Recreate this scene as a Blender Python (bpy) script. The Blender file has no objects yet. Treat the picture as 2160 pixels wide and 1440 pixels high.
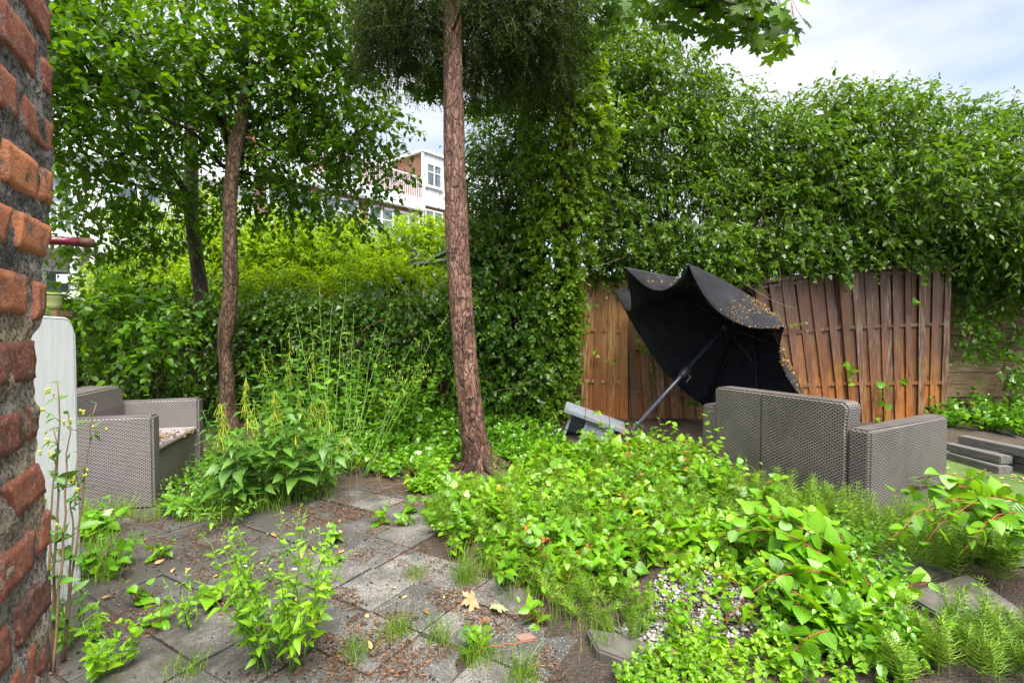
import bpy, bmesh, math, random
import numpy as np
from mathutils import Vector, Matrix, noise as mnoise
R = math.radians
rng = np.random.default_rng(7); random.seed(7)
scene = bpy.context.scene
COL = scene.collection
# ------------------------------------------------------------ camera
F = 1080.0; PITCH = math.atan(30/1080); CH = 1.25
cd = bpy.data.cameras.new('camera'); cam = bpy.data.objects.new('camera', cd); COL.objects.link(cam)
cd.sensor_width = 36; cd.lens = 18; cd.clip_start = .02; cd.clip_end = 2000
cam.location = (0, 0, CH); cam.rotation_euler = (math.pi/2-PITCH, 0, 0)
scene.camera = cam
# ------------------------------------------------------------ light
SUN_EL, SUN_AZ = R(64), R(160)      # azimuth clockwise from +Y: high behind the camera
scene.view_settings.view_transform = 'Standard'; scene.view_settings.look = 'None'
scene.view_settings.exposure = 2.05; scene.view_settings.gamma = 1
W = bpy.data.worlds.new('World'); scene.world = W; W.use_nodes = True
nt = W.node_tree; nt.nodes.clear()
def wn(t, **k):
    n = nt.nodes.new(t)
    for a, b in k.items(): setattr(n, a, b)
    return n
sky = wn('ShaderNodeTexSky', sky_type='NISHITA', sun_disc=False, sun_elevation=SUN_EL, sun_rotation=SUN_AZ)
mul = wn('ShaderNodeVectorMath', operation='SCALE'); mul.inputs['Scale'].default_value = .062
tc = wn('ShaderNodeTexCoord'); mp = wn('ShaderNodeMapping'); mp.inputs['Scale'].default_value = (1.2, 1.2, 3.2)
mp.inputs['Location'].default_value = (.9, .4, .1)
cl = wn('ShaderNodeTexNoise'); cl.inputs['Scale'].default_value = 1.6; cl.inputs['Detail'].default_value = 5; cl.inputs['Roughness'].default_value = .5
cr = wn('ShaderNodeValToRGB'); cr.color_ramp.elements[0].position = .33; cr.color_ramp.elements[1].position = .56
cr.color_ramp.elements[0].color = (.12, .12, .12, 1)
mx = wn('ShaderNodeMix', data_type='RGBA'); mx.inputs[7].default_value = (.255, .264, .280, 1)
bg = wn('ShaderNodeBackground'); bg.inputs['Strength'].default_value = 1.0
out = wn('ShaderNodeOutputWorld')
L = nt.links.new
L(sky.outputs[0], mul.inputs[0]); L(tc.outputs['Generated'], mp.inputs[0]); L(mp.outputs[0], cl.inputs['Vector'])
L(cl.outputs['Fac'], cr.inputs[0]); L(cr.outputs[0], mx.inputs[0]); L(mul.outputs[0], mx.inputs[6]); L(mx.outputs[2], bg.inputs[0]); L(bg.outputs[0], out.inputs[0])
sd = bpy.data.lights.new('sun', 'SUN'); sun = bpy.data.objects.new('sun', sd); COL.objects.link(sun)
sd.energy = 3.2; sd.angle = R(50); sd.color = (1, .96, .88)
dv = Vector((math.sin(SUN_AZ)*math.cos(SUN_EL), math.cos(SUN_AZ)*math.cos(SUN_EL), math.sin(SUN_EL)))
sun.rotation_euler = dv.to_track_quat('Z', 'Y').to_euler(); sun.location = dv*20
cy = scene.cycles
cy.max_bounces = 7; cy.diffuse_bounces = 4; cy.glossy_bounces = 2; cy.transmission_bounces = 5; cy.transparent_max_bounces = 4
cy.use_denoising = True

# ------------------------------------------------------------ pixel <-> world
def ray(px, py):
    a = (px-1080)/F; b = -(py-720)/F; c, s = math.cos(PITCH), math.sin(PITCH)
    return np.array([a, c+b*s, -s+b*c])
def P(px, py, D):
    r = ray(px, py); r = r*(D/r[1]); return np.array([r[0], r[1], r[2]+CH])
def G(px, py, z=0.0):
    r = ray(px, py); r = r*((z-CH)/r[2]); return np.array([r[0], r[1], z])

# ------------------------------------------------------------ materials
def newmat(name):
    m = bpy.data.materials.new(name); m.use_nodes = True
    t = m.node_tree; t.nodes.clear()
    o = t.nodes.new('ShaderNodeOutputMaterial'); return m, t, o
def nd(t, typ, ins=None, **k):
    n = t.nodes.new(typ)
    for a, b in k.items(): setattr(n, a, b)
    for a, b in (ins or {}).items():
        if hasattr(b, 'is_output') or isinstance(b, bpy.types.NodeSocket): t.links.new(b, n.inputs[a])
        else: n.inputs[a].default_value = b
    return n
def c4(c): return (c[0], c[1], c[2], 1)
def ramp(t, fac, stops):
    n = t.nodes.new('ShaderNodeValToRGB'); e = n.color_ramp.elements
    while len(e) < len(stops): e.new(.5)
    for i, (p, c) in enumerate(stops): e[i].position = p; e[i].color = c4(c)
    t.links.new(fac, n.inputs[0]); return n.outputs[0]
def mixc(t, fac, a, b, mode='MIX'):
    n = nd(t, 'ShaderNodeMix', data_type='RGBA', blend_type=mode)
    for i, v in ((0, fac), (6, a), (7, b)):
        if isinstance(v, bpy.types.NodeSocket): t.links.new(v, n.inputs[i])
        else: n.inputs[i].default_value = v if i == 0 else c4(v)
    return n.outputs[2]
def mth(t, op, a, b=0.0, c=None):
    n = nd(t, 'ShaderNodeMath', operation=op)
    for i, v in enumerate((a, b) if c is None else (a, b, c)):
        if isinstance(v, bpy.types.NodeSocket): t.links.new(v, n.inputs[i])
        else: n.inputs[i].default_value = v
    return n.outputs[0]
def noise(t, scale, vec=None, detail=3, rough=.6):
    n = nd(t, 'ShaderNodeTexNoise', {'Scale': scale, 'Detail': detail, 'Roughness': rough})
    if vec is not None: t.links.new(vec, n.inputs['Vector'])
    return n.outputs['Fac']
def objco(t, sc=(1, 1, 1), which='Object'):
    a = nd(t, 'ShaderNodeTexCoord'); b = nd(t, 'ShaderNodeMapping', {'Scale': sc}); t.links.new(a.outputs[which], b.inputs[0]); return b.outputs[0]
def bump(t, h, strength=.5, dist=.01):
    n = nd(t, 'ShaderNodeBump', {'Strength': strength, 'Distance': dist}); t.links.new(h, n.inputs['Height']); return n.outputs[0]
def princ(t, o, col, rough=.7, norm=None, spec=.5, metal=0, coat=0):
    p = nd(t, 'ShaderNodeBsdfPrincipled')
    for k, v in (('Base Color', col), ('Roughness', rough), ('Specular IOR Level', spec), ('Metallic', metal), ('Coat Weight', coat)):
        if isinstance(v, bpy.types.NodeSocket): t.links.new(v, p.inputs[k])
        else: p.inputs[k].default_value = c4(v) if k == 'Base Color' else v
    if norm is not None: t.links.new(norm, p.inputs['Normal'])
    if o is not None: t.links.new(p.outputs[0], o.inputs[0])
    return p
def attr(t, n): return nd(t, 'ShaderNodeAttribute', attribute_name=n).outputs['Fac']
def leafmat(name, dark, mid, light, trans=.35, rough=.42, spec=.5, vein=0, odd=None, oddp=.97, var=.6):
    """leaf: colour by plant clump (soft noise) and by leaf; odd = colour of the few yellowed leaves"""
    dark, mid, light = [(c[0]*1.62, c[1]*1.26, c[2]*.7) for c in (dark, mid, light)]
    m, t, o = newmat(name)
    r = attr(t, 'rnd')
    big = noise(t, 1.5, objco(t), 4, .65)
    f = mth(t, 'ADD', mth(t, 'MULTIPLY', r, var), mth(t, 'MULTIPLY', mth(t, 'SUBTRACT', big, .32), 1.1*(1-var)+.5))
    c = ramp(t, f, [(.12, dark), (.5, mid), (.92, light)])
    if odd is not None:
        c = mixc(t, mth(t, 'GREATER_THAN', r, oddp), c, odd)
    nrm = None
    if vein:
        uv = nd(t, 'ShaderNodeTexCoord').outputs['UV']; sp = nd(t, 'ShaderNodeSeparateXYZ'); t.links.new(uv, sp.inputs[0])
        ax = mth(t, 'ABSOLUTE', sp.outputs[0])
        ribs = mth(t, 'PINGPONG', mth(t, 'SUBTRACT', mth(t, 'MULTIPLY', sp.outputs[1], 7.0), mth(t, 'MULTIPLY', ax, 6.0)), .5)
        rib = mth(t, 'LESS_THAN', ribs, .05); mid_ = mth(t, 'LESS_THAN', ax, .018)
        v = mth(t, 'MAXIMUM', mth(t, 'MULTIPLY', rib, .45), mth(t, 'MULTIPLY', mid_, .9))
        c = mixc(t, mth(t, 'MULTIPLY', v, vein), c, (light[0]*1.25, light[1]*1.15, light[2]*2))
        nrm = bump(t, ribs, .22, .008)
    p = princ(t, None, c, rough, nrm, spec)
    tr = nd(t, 'ShaderNodeBsdfTranslucent'); tc_ = mixc(t, .5, c, (light[0]*1.3, light[1]*1.25, light[2]*.6))
    t.links.new(tc_, tr.inputs[0])
    ms = nd(t, 'ShaderNodeMixShader', {0: trans}); t.links.new(p.outputs[0], ms.inputs[1]); t.links.new(tr.outputs[0], ms.inputs[2])
    t.links.new(ms.outputs[0], o.inputs[0]); return m
def plain(name, col, rough=.7, spec=.4, ns=8, amt=.35, bmp=.2, sc=(1, 1, 1), metal=0, dirt=None, ds=3):
    m, t, o = newmat(name); co = objco(t, sc)
    n = noise(t, ns, co, 5)
    c = ramp(t, n, [(.25, tuple(v*(1-amt) for v in col)), (.75, tuple(min(1, v*(1+amt)) for v in col))])
    if dirt is not None:
        n2 = noise(t, ds, co, 6, .7); f = nd(t, 'ShaderNodeMapRange', {'From Min': .5, 'From Max': .68}); t.links.new(n2, f.inputs[0])
        c = mixc(t, f.outputs[0], c, dirt)
    princ(t, o, c, rough, bump(t, noise(t, ns*6, co, 3), bmp, .004), spec, metal); return m

M = {}
M['leaf_tree'] = leafmat('leaf_tree', (.014, .055, .004), (.040, .145, .005), (.11, .27, .007), .5, .40, .45, odd=(.2, .26, .02), oddp=.985)
M['leaf_ivy'] = leafmat('leaf_ivy', (.013, .050, .008), (.034, .12, .010), (.085, .21, .012), .34, .33, .6, odd=(.26, .30, .03), oddp=.985)
M['leaf_hedge'] = leafmat('leaf_hedge', (.014, .050, .006), (.038, .120, .009), (.095, .225, .012), .40, .33, .6, odd=(.28, .13, .03), oddp=.996)
M['leaf_ivyy'] = leafmat('leaf_ivyy', (.025, .10, .008), (.085, .22, .010), (.20, .35, .016), .38, .33, .6, odd=(.42, .40, .05), oddp=.92)
M['leaf_wist'] = leafmat('leaf_wist', (.045, .15, .005), (.13, .32, .006), (.29, .47, .008), .52, .45, .4)
M['leaf_maple'] = leafmat('leaf_maple', (.022, .08, .005), (.05, .16, .007), (.11, .25, .008), .5, .45, .4)
M['leaf_conifer'] = leafmat('leaf_conifer', (.008, .026, .008), (.022, .062, .012), (.065, .14, .014), .25, .6, .3)
M['leaf_knot'] = leafmat('leaf_knot', (.028, .12, .010), (.085, .27, .014), (.19, .42, .02), .38, .30, .65, vein=.22, odd=(.45, .42, .03), oddp=.975)
M['leaf_big'] = leafmat('leaf_big', (.032, .13, .008), (.085, .27, .012), (.18, .41, .016), .36, .33, .6, vein=.3, odd=(.42, .4, .03), oddp=.985)
M['leaf_weed'] = leafmat('leaf_weed', (.035, .13, .010), (.11, .30, .014), (.21, .44, .02), .4, .40, .5, vein=.3, odd=(.4, .4, .04), oddp=.97)
M['leaf_nettle'] = leafmat('leaf_nettle', (.020, .085, .018), (.045, .15, .026), (.09, .225, .035), .28, .42, .5, vein=.5)
M['leaf_cover'] = leafmat('leaf_cover', (.028, .11, .010), (.065, .22, .012), (.13, .33, .016), .3, .30, .7, odd=(.33, .33, .04), oddp=.98)
M['horsetail'] = leafmat('horsetail', (.045, .13, .018), (.09, .21, .024), (.16, .31, .035), .25, .6, .3)
M['flower_pale'] = leafmat('flower_pale', (.14, .26, .04), (.25, .38, .06), (.38, .46, .09), .35, .7, .2)
M['leaf_red'] = leafmat('leaf_red', (.10, .05, .015), (.26, .12, .02), (.36, .26, .03), .35, .5, .4)
M['dry_grass'] = leafmat('dry_grass', (.09, .085, .06), (.17, .16, .11), (.24, .24, .18), .2, .6, .3)
M['yellow'] = plain('yellow', (.75, .55, .03), .6)
M['stem'] = plain('stem', (.10, .20, .03), .5)
M['stem_red'] = plain('stem_red', (.22, .05, .03), .5)
M['stem_brown'] = plain('stem_brown', (.12, .075, .04), .7)
M['twig'] = plain('twig', (.045, .030, .020), .8)
M['litter'] = None

# ------------------------------------------------------------ objects
def obj(name, me, parent=None, loc=None):
    o = bpy.data.objects.new(name, me); COL.objects.link(o)
    if parent is not None: o.parent = parent
    if loc is not None: o.location = loc
    return o
def tag(o, label, cat, group=None, kind=None):
    o['label'] = label; o['category'] = cat
    if group: o['group'] = group
    if kind: o['kind'] = kind
    return o
def thing(name, label, cat, loc=(0, 0, 0), rz=0, group=None):
    o = obj(name, None, None, tuple(loc)); o.rotation_euler = (0, 0, rz); return tag(o, label, cat, group)
def struct(o): o['kind'] = 'structure'; return o

# ------------------------------------------------------------ numpy mesh building
def nrmz(v): return v/np.maximum(np.linalg.norm(v, axis=-1, keepdims=True), 1e-9)
def rawmesh(name, V, loops, starts, totals, mat, rnd=None, uv=None, smooth=False):
    me = bpy.data.meshes.new(name)
    me.vertices.add(len(V)); me.vertices.foreach_set('co', np.ascontiguousarray(V, dtype=np.float32).ravel())
    me.loops.add(len(loops)); me.loops.foreach_set('vertex_index', loops.astype(np.int32).ravel())
    me.polygons.add(len(starts)); me.polygons.foreach_set('loop_start', starts.astype(np.int32)); me.polygons.foreach_set('loop_total', totals.astype(np.int32))
    me.update(calc_edges=True)
    if rnd is not None:
        a = me.attributes.new('rnd', 'FLOAT', 'POINT'); a.data.foreach_set('value', np.ascontiguousarray(rnd, dtype=np.float32))
    if uv is not None:
        l = me.uv_layers.new(name='UVMap'); l.data.foreach_set('uv', np.ascontiguousarray(uv[loops], dtype=np.float32).ravel())
    me.polygons.foreach_set('use_smooth', np.full(len(starts), smooth))
    me.materials.append(mat); return me
class T:
    def __init__(s, V, faces):
        s.V = np.array(V, float); s.loops = np.concatenate([np.array(f) for f in faces]); s.tot = np.array([len(f) for f in faces]); s.nf = len(faces)
def ovate(w=.32, rows=(.16, .42, .72), ws=(.75, 1, .62), fold=.07, droop=.16, pt=1.0, notch=0.0):
    V = [(0, 0, 0)]; F_ = []; n = len(rows)
    for y, k in zip(rows, ws):
        dz = -droop*y*y
        V += [(-w*k, y-notch*(1-y), dz+fold*k), (0, y, dz), (w*k, y-notch*(1-y), dz+fold*k)]
    V.append((0, pt, -droop*pt*pt)); e = len(V)-1
    F_ += [(0, 2, 1), (0, 3, 2)]
    for i in range(n-1):
        a = 1+3*i; F_ += [(a, a+1, a+4, a+3), (a+1, a+2, a+5, a+4)]
    a = 1+3*(n-1); F_ += [(a, a+1, e), (a+1, a+2, e)]
    return T(V, F_)
def fan(pts, c=(0, .4, -.05), zr=.04):
    V = [c]+[(x, y, zr*((i % 2)*1.5-.5)-.12*y*y) for i, (x, y) in enumerate(pts)]; n = len(pts)
    return T(V, [(0, 1+i, 1+(i+1) % n) for i in range(n)])
def polar(lst, c=.35, sc=1.0):
    r = [(math.sin(R(a))*d*sc, c+math.cos(R(a))*d*sc*(1-c) if a < 90 else c+math.cos(R(a))*d*sc*.8) for a, d in lst]
    l = [(-x, y) for x, y in r if abs(x) > 1e-3][::-1]
    return r+l
OV = ovate(); OVN = ovate(.22, (.15, .4, .75), (.7, 1, .55), .05, .22)
OVB = ovate(.40, (.06, .18, .36, .58, .80), (.62, .95, 1.0, .80, .42), .05, .22)
HEART = ovate(.42, (.02, .22, .5, .78), (.75, 1, .85, .4), .05, .2)
SM = T([(0, 0, 0), (-.27, .45, .07), (0, 1, -.12), (.27, .45, .07)], [(0, 3, 2), (0, 2, 1)])
SMN = T([(0, 0, 0), (-.13, .4, .03), (0, 1, -.1), (.13, .4, .03)], [(0, 3, 2), (0, 2, 1)])
IVY = fan([(0, 0), (.32, .02), (.46, .30), (.26, .40), (.24, .62), (0, 1), (-.24, .62), (-.26, .40), (-.46, .30), (-.32, .02)], (0, .3, -.05))
MAP = fan(polar([(0, 1), (9, .72), (17, .70), (26, .42), (37, .72), (50, .93), (57, .66), (68, .60), (80, .36), (96, .55), (112, .60), (128, .36), (160, .24), (180, .3)], .38), (0, .36, .0), .02)
WHORL = T([(0, 0, 0), (-.02, .5, 0), (0, 1, -.05), (.02, .5, 0)], [(0, 3, 2, 1)])

def leafmesh(name, pos, ax, nr, size, tp, mat, rnd=None, curl=None, smooth=False, wid=None):
    n = len(pos); Y = nrmz(ax); Z = nr-(nr*Y).sum(1, keepdims=True)*Y; Z = nrmz(Z); X = np.cross(Y, Z)
    s = np.broadcast_to(np.asarray(size, float), (n,))[:, None, None]
    w = 1.0 if wid is None else np.asarray(wid)[:, None, None]
    cz = rng.uniform(-.3, 2.0, n)[:, None, None] if curl is None else curl
    V = pos[:, None]+s*(tp.V[None, :, 0:1]*X[:, None]*w+tp.V[None, :, 1:2]*Y[:, None]+tp.V[None, :, 2:3]*cz*Z[:, None])
    nv = len(tp.V); rnd = rng.random(n) if rnd is None else rnd
    loops = (tp.loops[None]+np.arange(n)[:, None]*nv).ravel(); tot = np.tile(tp.tot, n); st = np.concatenate([[0], np.cumsum(tot)[:-1]])
    uv = np.tile(tp.V[:, :2], (n, 1))
    return rawmesh(name, V.reshape(-1, 3), loops, st, tot, mat, np.repeat(rnd, nv), uv, smooth)
def tubemesh(name, paths, rad, mat, sides=4, smooth=True, cap=True):
    """paths (N,K,3), rad (N,K)"""
    paths = np.asarray(paths, float); N, K, _ = paths.shape; rad = np.broadcast_to(np.asarray(rad, float), (N, K))
    tan = nrmz(np.gradient(paths, axis=1)); ref = np.where(np.abs(tan[..., 2:3]) > .9, np.array([1., 0, 0]), np.array([0, 0, 1.]))
    X = nrmz(np.cross(tan, ref)); Y = np.cross(tan, X); a = np.arange(sides)*2*math.pi/sides
    V = paths[:, :, None]+rad[:, :, None, None]*(np.cos(a)[:, None]*X[:, :, None]+np.sin(a)[:, None]*Y[:, :, None])
    idx = np.arange(N*K*sides).reshape(N, K, sides); j = np.roll(idx, -1, axis=2)
    q = np.stack([idx[:, :-1], j[:, :-1], j[:, 1:], idx[:, 1:]], -1).reshape(-1, 4)
    loops = q.ravel(); tot = np.full(len(q), 4)
    if cap:
        e = idx[:, -1].reshape(N, sides); b = idx[:, 0][:, ::-1].reshape(N, sides)
        loops = np.concatenate([loops, e.ravel(), b.ravel()]); tot = np.concatenate([tot, np.full(2*N, sides)])
    st = np.concatenate([[0], np.cumsum(tot)[:-1]])
    return rawmesh(name, V.reshape(-1, 3), loops, st, tot, mat, np.repeat(rng.random(N), K*sides), None, smooth)
def spline(pts, n):
    p = np.asarray(pts, float); p = np.vstack([2*p[0]-p[1], p, 2*p[-1]-p[-2]]); m = len(p)-3; out = []
    for u in np.linspace(0, m-1e-6, n):
        i = int(u); t = u-i; a, b, c, d = p[i:i+4]
        out.append(.5*((2*b)+(-a+c)*t+(2*a-5*b+4*c-d)*t*t+(-a+3*b-3*c+d)*t**3))
    return np.array(out)
def perp(d):
    ref = np.where(np.abs(d[:, 2:3]) > .9, np.array([1., 0, 0]), np.array([0, 0, 1.])); a = nrmz(np.cross(d, ref)); return a, np.cross(d, a)
def shoots(org, d, Ln, n, leaf, sag=.2, up=.8, side=.9, fwd=.55, down=.25, jit=.35, t0=.15, opp=False, twist=2.4):
    """leaves along N curved shoots -> pos, axis, normal, size, shoot rnd and the shoot paths"""
    N = len(org); d = nrmz(d); Ln = np.broadcast_to(np.asarray(Ln, float), (N,)); t = np.linspace(t0, 1, n)[None]+rng.uniform(-.04, .04, (N, n))
    pos = org[:, None]+d[:, None]*(Ln[:, None]*t)[..., None]; pos[..., 2] -= sag*Ln[:, None]*t*t
    a, b = perp(d); ph = rng.uniform(0, 6.28, N)[:, None]
    ang = ph+(np.arange(n)[None]*math.pi if opp else np.arange(n)[None]*twist)+rng.normal(0, .3, (N, n))
    s = np.cos(ang)[..., None]*a[:, None]+np.sin(ang)[..., None]*b[:, None]
    tan = d[:, None].repeat(n, 1).copy(); tan[..., 2] -= 2*sag*t
    ax = nrmz(tan)*fwd+s*side+rng.normal(0, jit, (N, n, 3)); ax[..., 2] -= down
    nr = np.zeros((N, n, 3)); nr[..., 2] = up; nr += rng.normal(0, jit, (N, n, 3))+.35*s
    sz = leaf*rng.uniform(.6, 1.25, (N, n))*(1-.35*np.clip(t-.7, 0, 1)/.3)
    rr = np.clip(rng.random(N)[:, None]*.55+rng.random((N, n))*.45, 0, 1)
    k = np.linspace(0, 1, 5)[None]; path = org[:, None]+d[:, None]*(Ln[:, None]*k)[..., None]; path[..., 2] -= sag*Ln[:, None]*k*k
    return pos.reshape(-1, 3), ax.reshape(-1, 3), nr.reshape(-1, 3), sz.ravel(), rr.ravel(), path
def blobs(bl, N, lo=.55, hi=1.02, front=0.0):
    """sample in a union of ellipsoids; bl = [(centre, (rx,ry,rz)), ...] -> points, outward directions"""
    C = np.array([b[0] for b in bl]); Rr = np.array([b[1] for b in bl]); w = (Rr[:, 0]*Rr[:, 2]+Rr[:, 1]*Rr[:, 2]+Rr[:, 0]*Rr[:, 1]); w = w/w.sum()
    i = rng.choice(len(bl), N, p=w); u = nrmz(rng.normal(0, 1, (N, 3))); u[:, 1] -= front*rng.random(N); u = nrmz(u)
    r = rng.uniform(lo**2, hi**2, N)**.5
    return C[i]+u*Rr[i]*r[:, None], nrmz(u/Rr[i])
# ============================================================ ground
def sn(x, y, s, seed=0):
    return np.sin(x*s+seed)*np.cos(y*s*1.13+seed*2.1)*.5+np.sin(x*s*2.3+y*s*1.7+seed)*.3+np.cos(y*s*3.1-x*s*2.2+seed*.7)*.2
def sstep(a, b, v): t = np.clip((v-a)/(b-a), 0, 1); return t*t*(3-2*t)
def inpoly(x, y, poly):
    c = np.zeros(np.shape(x), bool); n = len(poly)
    for i in range(n):
        x1, y1 = poly[i]; x2, y2 = poly[i-1]
        c ^= ((y1 > y) != (y2 > y)) & (x < (x2-x1)*(y-y1)/((y2-y1) or 1e-9)+x1)
    return c
PAVE = [tuple(G(*p)[:2]) for p in ((905, 1028), (960, 1100), (930, 1165), (1010, 1220), (1120, 1290), (1200, 1440))]+[(.3, 1.0), (-2.2, 1.0), (-3.6, 2.6), (-2.75, 3.55), (-1.9, 4.0)]
def gz(x, y):
    x = np.asarray(x, float); y = np.asarray(y, float)
    h = .018*sn(x, y, 3.1, 1)+.012*sn(x, y, 8, 4)
    h += .13*sstep(4.9, 5.9, y)*(1-sstep(6.6, 8, y))+.03
    h += .07*sstep(.3, 1.0, x)*sstep(3.9, 3.2, y)*(1-sstep(1.6, 2.4, x))
    turf = sstep(1.9, 2.5, x)*(1-sstep(4.8, 5.2, y)); h = h*(1-turf)+.01*turf
    return h
def gzp(x, y):
    """ground height, lowered under the paving"""
    m = sstep(.2, -.5, np.asarray(x, float))*(1-sstep(3.6, 4.2, y)); return gz(x, y)*(1-m)+m*(.012+.006*sn(np.asarray(x, float), y, 9, 2))
def soilmat():
    m, t, o = newmat('soil'); co = objco(t)
    a = noise(t, 2.2, co, 6, .65); b = noise(t, 55, co, 4, .7); v = nd(t, 'ShaderNodeTexVoronoi', {'Scale': 95.0}); t.links.new(co, v.inputs['Vector'])
    c = ramp(t, a, [(.3, (.016, .014, .012)), (.5, (.040, .032, .025)), (.72, (.085, .052, .032))])
    c = mixc(t, ramp(t, b, [(.48, (0, 0, 0)), (.72, (.8, .8, .8))]), c, (.12, .070, .04))
    h = mth(t, 'ADD', b, mth(t, 'MULTIPLY', v.outputs['Distance'], .8))
    princ(t, o, c, .75, bump(t, h, .9, .012), .4); return m
M['soil'] = soilmat()
def axisgrid():
    a = np.arange(-6, 6.01, .06); o_ = 6*1.16**np.arange(1, 28); return np.concatenate([-o_[::-1], a, o_])
def sheet(name, xs, ys, hf, mat, keep=None):
    X, Y = np.meshgrid(xs, ys, indexing='ij'); Z = hf(X, Y); n, m_ = X.shape; V = np.stack([X, Y, Z], -1).reshape(-1, 3)
    i = np.arange(n*m_).reshape(n, m_); q = np.stack([i[:-1, :-1], i[1:, :-1], i[1:, 1:], i[:-1, 1:]], -1).reshape(-1, 4)
    if keep is not None:
        cx = V[q].mean(1); q = q[keep(cx[:, 0], cx[:, 1])]
    return rawmesh(name, V, q.ravel(), np.arange(len(q))*4, np.full(len(q), 4), mat, None, None, True)
ax_ = axisgrid()
gr = struct(obj('ground', sheet('ground', ax_, ax_+3, gzp, M['soil'])))

# paving tiles
def pavemat():
    m, t, o = newmat('paving_concrete'); co = objco(t); r = attr(t, 'rnd')
    v = nd(t, 'ShaderNodeTexVoronoi', {'Scale': 210.0}); t.links.new(co, v.inputs['Vector'])
    n = noise(t, 5, co, 6, .7); sp = nd(t, 'ShaderNodeSeparateColor'); t.links.new(v.outputs['Color'], sp.inputs[0])
    c = ramp(t, mth(t, 'ADD', mth(t, 'MULTIPLY', n, .7), mth(t, 'MULTIPLY', r, .35)), [(.3, (.045, .043, .041)), (.55, (.105, .098, .092)), (.85, (.22, .205, .185))])
    c = mixc(t, mth(t, 'MULTIPLY', mth(t, 'GREATER_THAN', sp.outputs[0], .86), .5), c, (.34, .32, .29))
    c = mixc(t, mth(t, 'MULTIPLY', mth(t, 'LESS_THAN', sp.outputs[1], .25), .7), c, (.03, .03, .03))
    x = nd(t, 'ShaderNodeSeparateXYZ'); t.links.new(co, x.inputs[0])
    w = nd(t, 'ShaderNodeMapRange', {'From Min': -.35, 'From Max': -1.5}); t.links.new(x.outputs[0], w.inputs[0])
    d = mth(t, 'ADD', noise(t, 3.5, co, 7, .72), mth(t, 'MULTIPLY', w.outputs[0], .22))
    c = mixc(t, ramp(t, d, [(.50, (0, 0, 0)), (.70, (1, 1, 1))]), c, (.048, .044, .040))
    c = mixc(t, ramp(t, noise(t, 9, co, 6, .7), [(.60, (0, 0, 0)), (.72, (1, 1, 1))]), c, (.05, .065, .02))
    princ(t, o, c, .62, bump(t, mth(t, 'ADD', v.outputs['Distance'], noise(t, 40, co)), .35, .003), .45); return m
M['pave'] = pavemat()
def pavemesh():
    V = []; L_ = []; tot = []; rn = []; k = 0; a = R(59); e = np.array([math.cos(a), math.sin(a)]); f = np.array([math.sin(a), -math.cos(a)]); s = .285; g = .006
    for i in range(-3, 20):
        for j in range(-12, 12):
            c = np.array([-1.2, 1.2])+e*(i+.5)*s+f*(j+.5)*s
            if not inpoly(c[0], c[1], PAVE): continue
            h = .027+rng.normal(0, .004); tx, ty = rng.normal(0, .012, 2); hs = s/2-g*.6-rng.uniform(0, .002); ro = rng.normal(0, .012); c = c+rng.normal(0, .003, 2)
            if c[0] < -1.6: h -= .006
            ee = e*math.cos(ro)+f*math.sin(ro); ff = f*math.cos(ro)-e*math.sin(ro)
            base = len(V)
            for (ins, zz) in ((0, -.04), (0, h-.004), (.005, h)):
                for p, q in ((-1, -1), (1, -1), (1, 1), (-1, 1)):
                    d = ee*p*(hs-ins)+ff*q*(hs-ins); V.append((c[0]+d[0], c[1]+d[1], zz+(tx*p+ty*q)*.12*(zz > 0)))
            for l in (0, 4):
                for n_ in range(4):
                    m_ = (n_+1) % 4; L_ += [base+l+n_, base+l+4+n_, base+l+4+m_, base+l+m_]; tot.append(4)
            L_ += [base+11, base+10, base+9, base+8]; tot.append(4); rn += [rng.random()]*12
    tot = np.array(tot); return rawmesh('paving', np.array(V), np.array(L_), np.concatenate([[0], np.cumsum(tot)[:-1]]), tot, M['pave'], np.array(rn))
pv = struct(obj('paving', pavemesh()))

def slab(name, label, pxs, z, th, group=None, mat=None):
    """loose concrete slab from its top outline in the picture"""
    top = [G(x, y, z) for x, y in pxs]; c = np.mean(top, 0); c[2] = z-th
    bm = bmesh.new(); vs = [bm.verts.new(Vector(p-c)+Vector((0, 0, random.uniform(-.006, .006)))) for p in top]; fc = bm.faces.new(vs)
    if fc.normal.z < 0: fc.normal_flip()
    r_ = bmesh.ops.extrude_face_region(bm, geom=[fc]); bmesh.ops.translate(bm, vec=(0, 0, -th), verts=[v for v in r_['geom'] if isinstance(v, bmesh.types.BMVert)])
    bmesh.ops.recalc_face_normals(bm, faces=bm.faces[:])
    bmesh.ops.bevel(bm, geom=bm.edges[:], offset=.008, segments=2, affect='EDGES')
    me = bpy.data.meshes.new(name); bm.to_mesh(me); bm.free(); me.materials.append(mat or M['slab'])
    return tag(obj(name, me, None, c), label, 'slab' if 'slab' in name else 'kerb', group, 'thing')
M['slab'] = plain('slab', (.10, .092, .08), .75, .4, 7, .5, .5, dirt=(.05, .055, .025), ds=5)
slab('concrete_slab', 'large rough concrete slab under the big leaves at the right edge', [(1905, 1250), (2040, 1205), (2165, 1290), (2150, 1330), (2075, 1350)], .12, .09)
slab('concrete_slab', 'pale flat concrete slab behind the big leaves, left of the large rough slab', [(1780, 1175), (1900, 1150), (2010, 1205), (1905, 1240)], .08, .05)
slab('concrete_slab', 'dark concrete slab in the bottom right corner below the large rough slab', [(2080, 1375), (2200, 1350), (2260, 1440), (2120, 1445)], .06, .05)
slab('concrete_slab', 'grey concrete slab at the near edge of the pebble patch', [(1235, 1325), (1330, 1335), (1440, 1385), (1400, 1420), (1260, 1372)], .06, .06)
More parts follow.
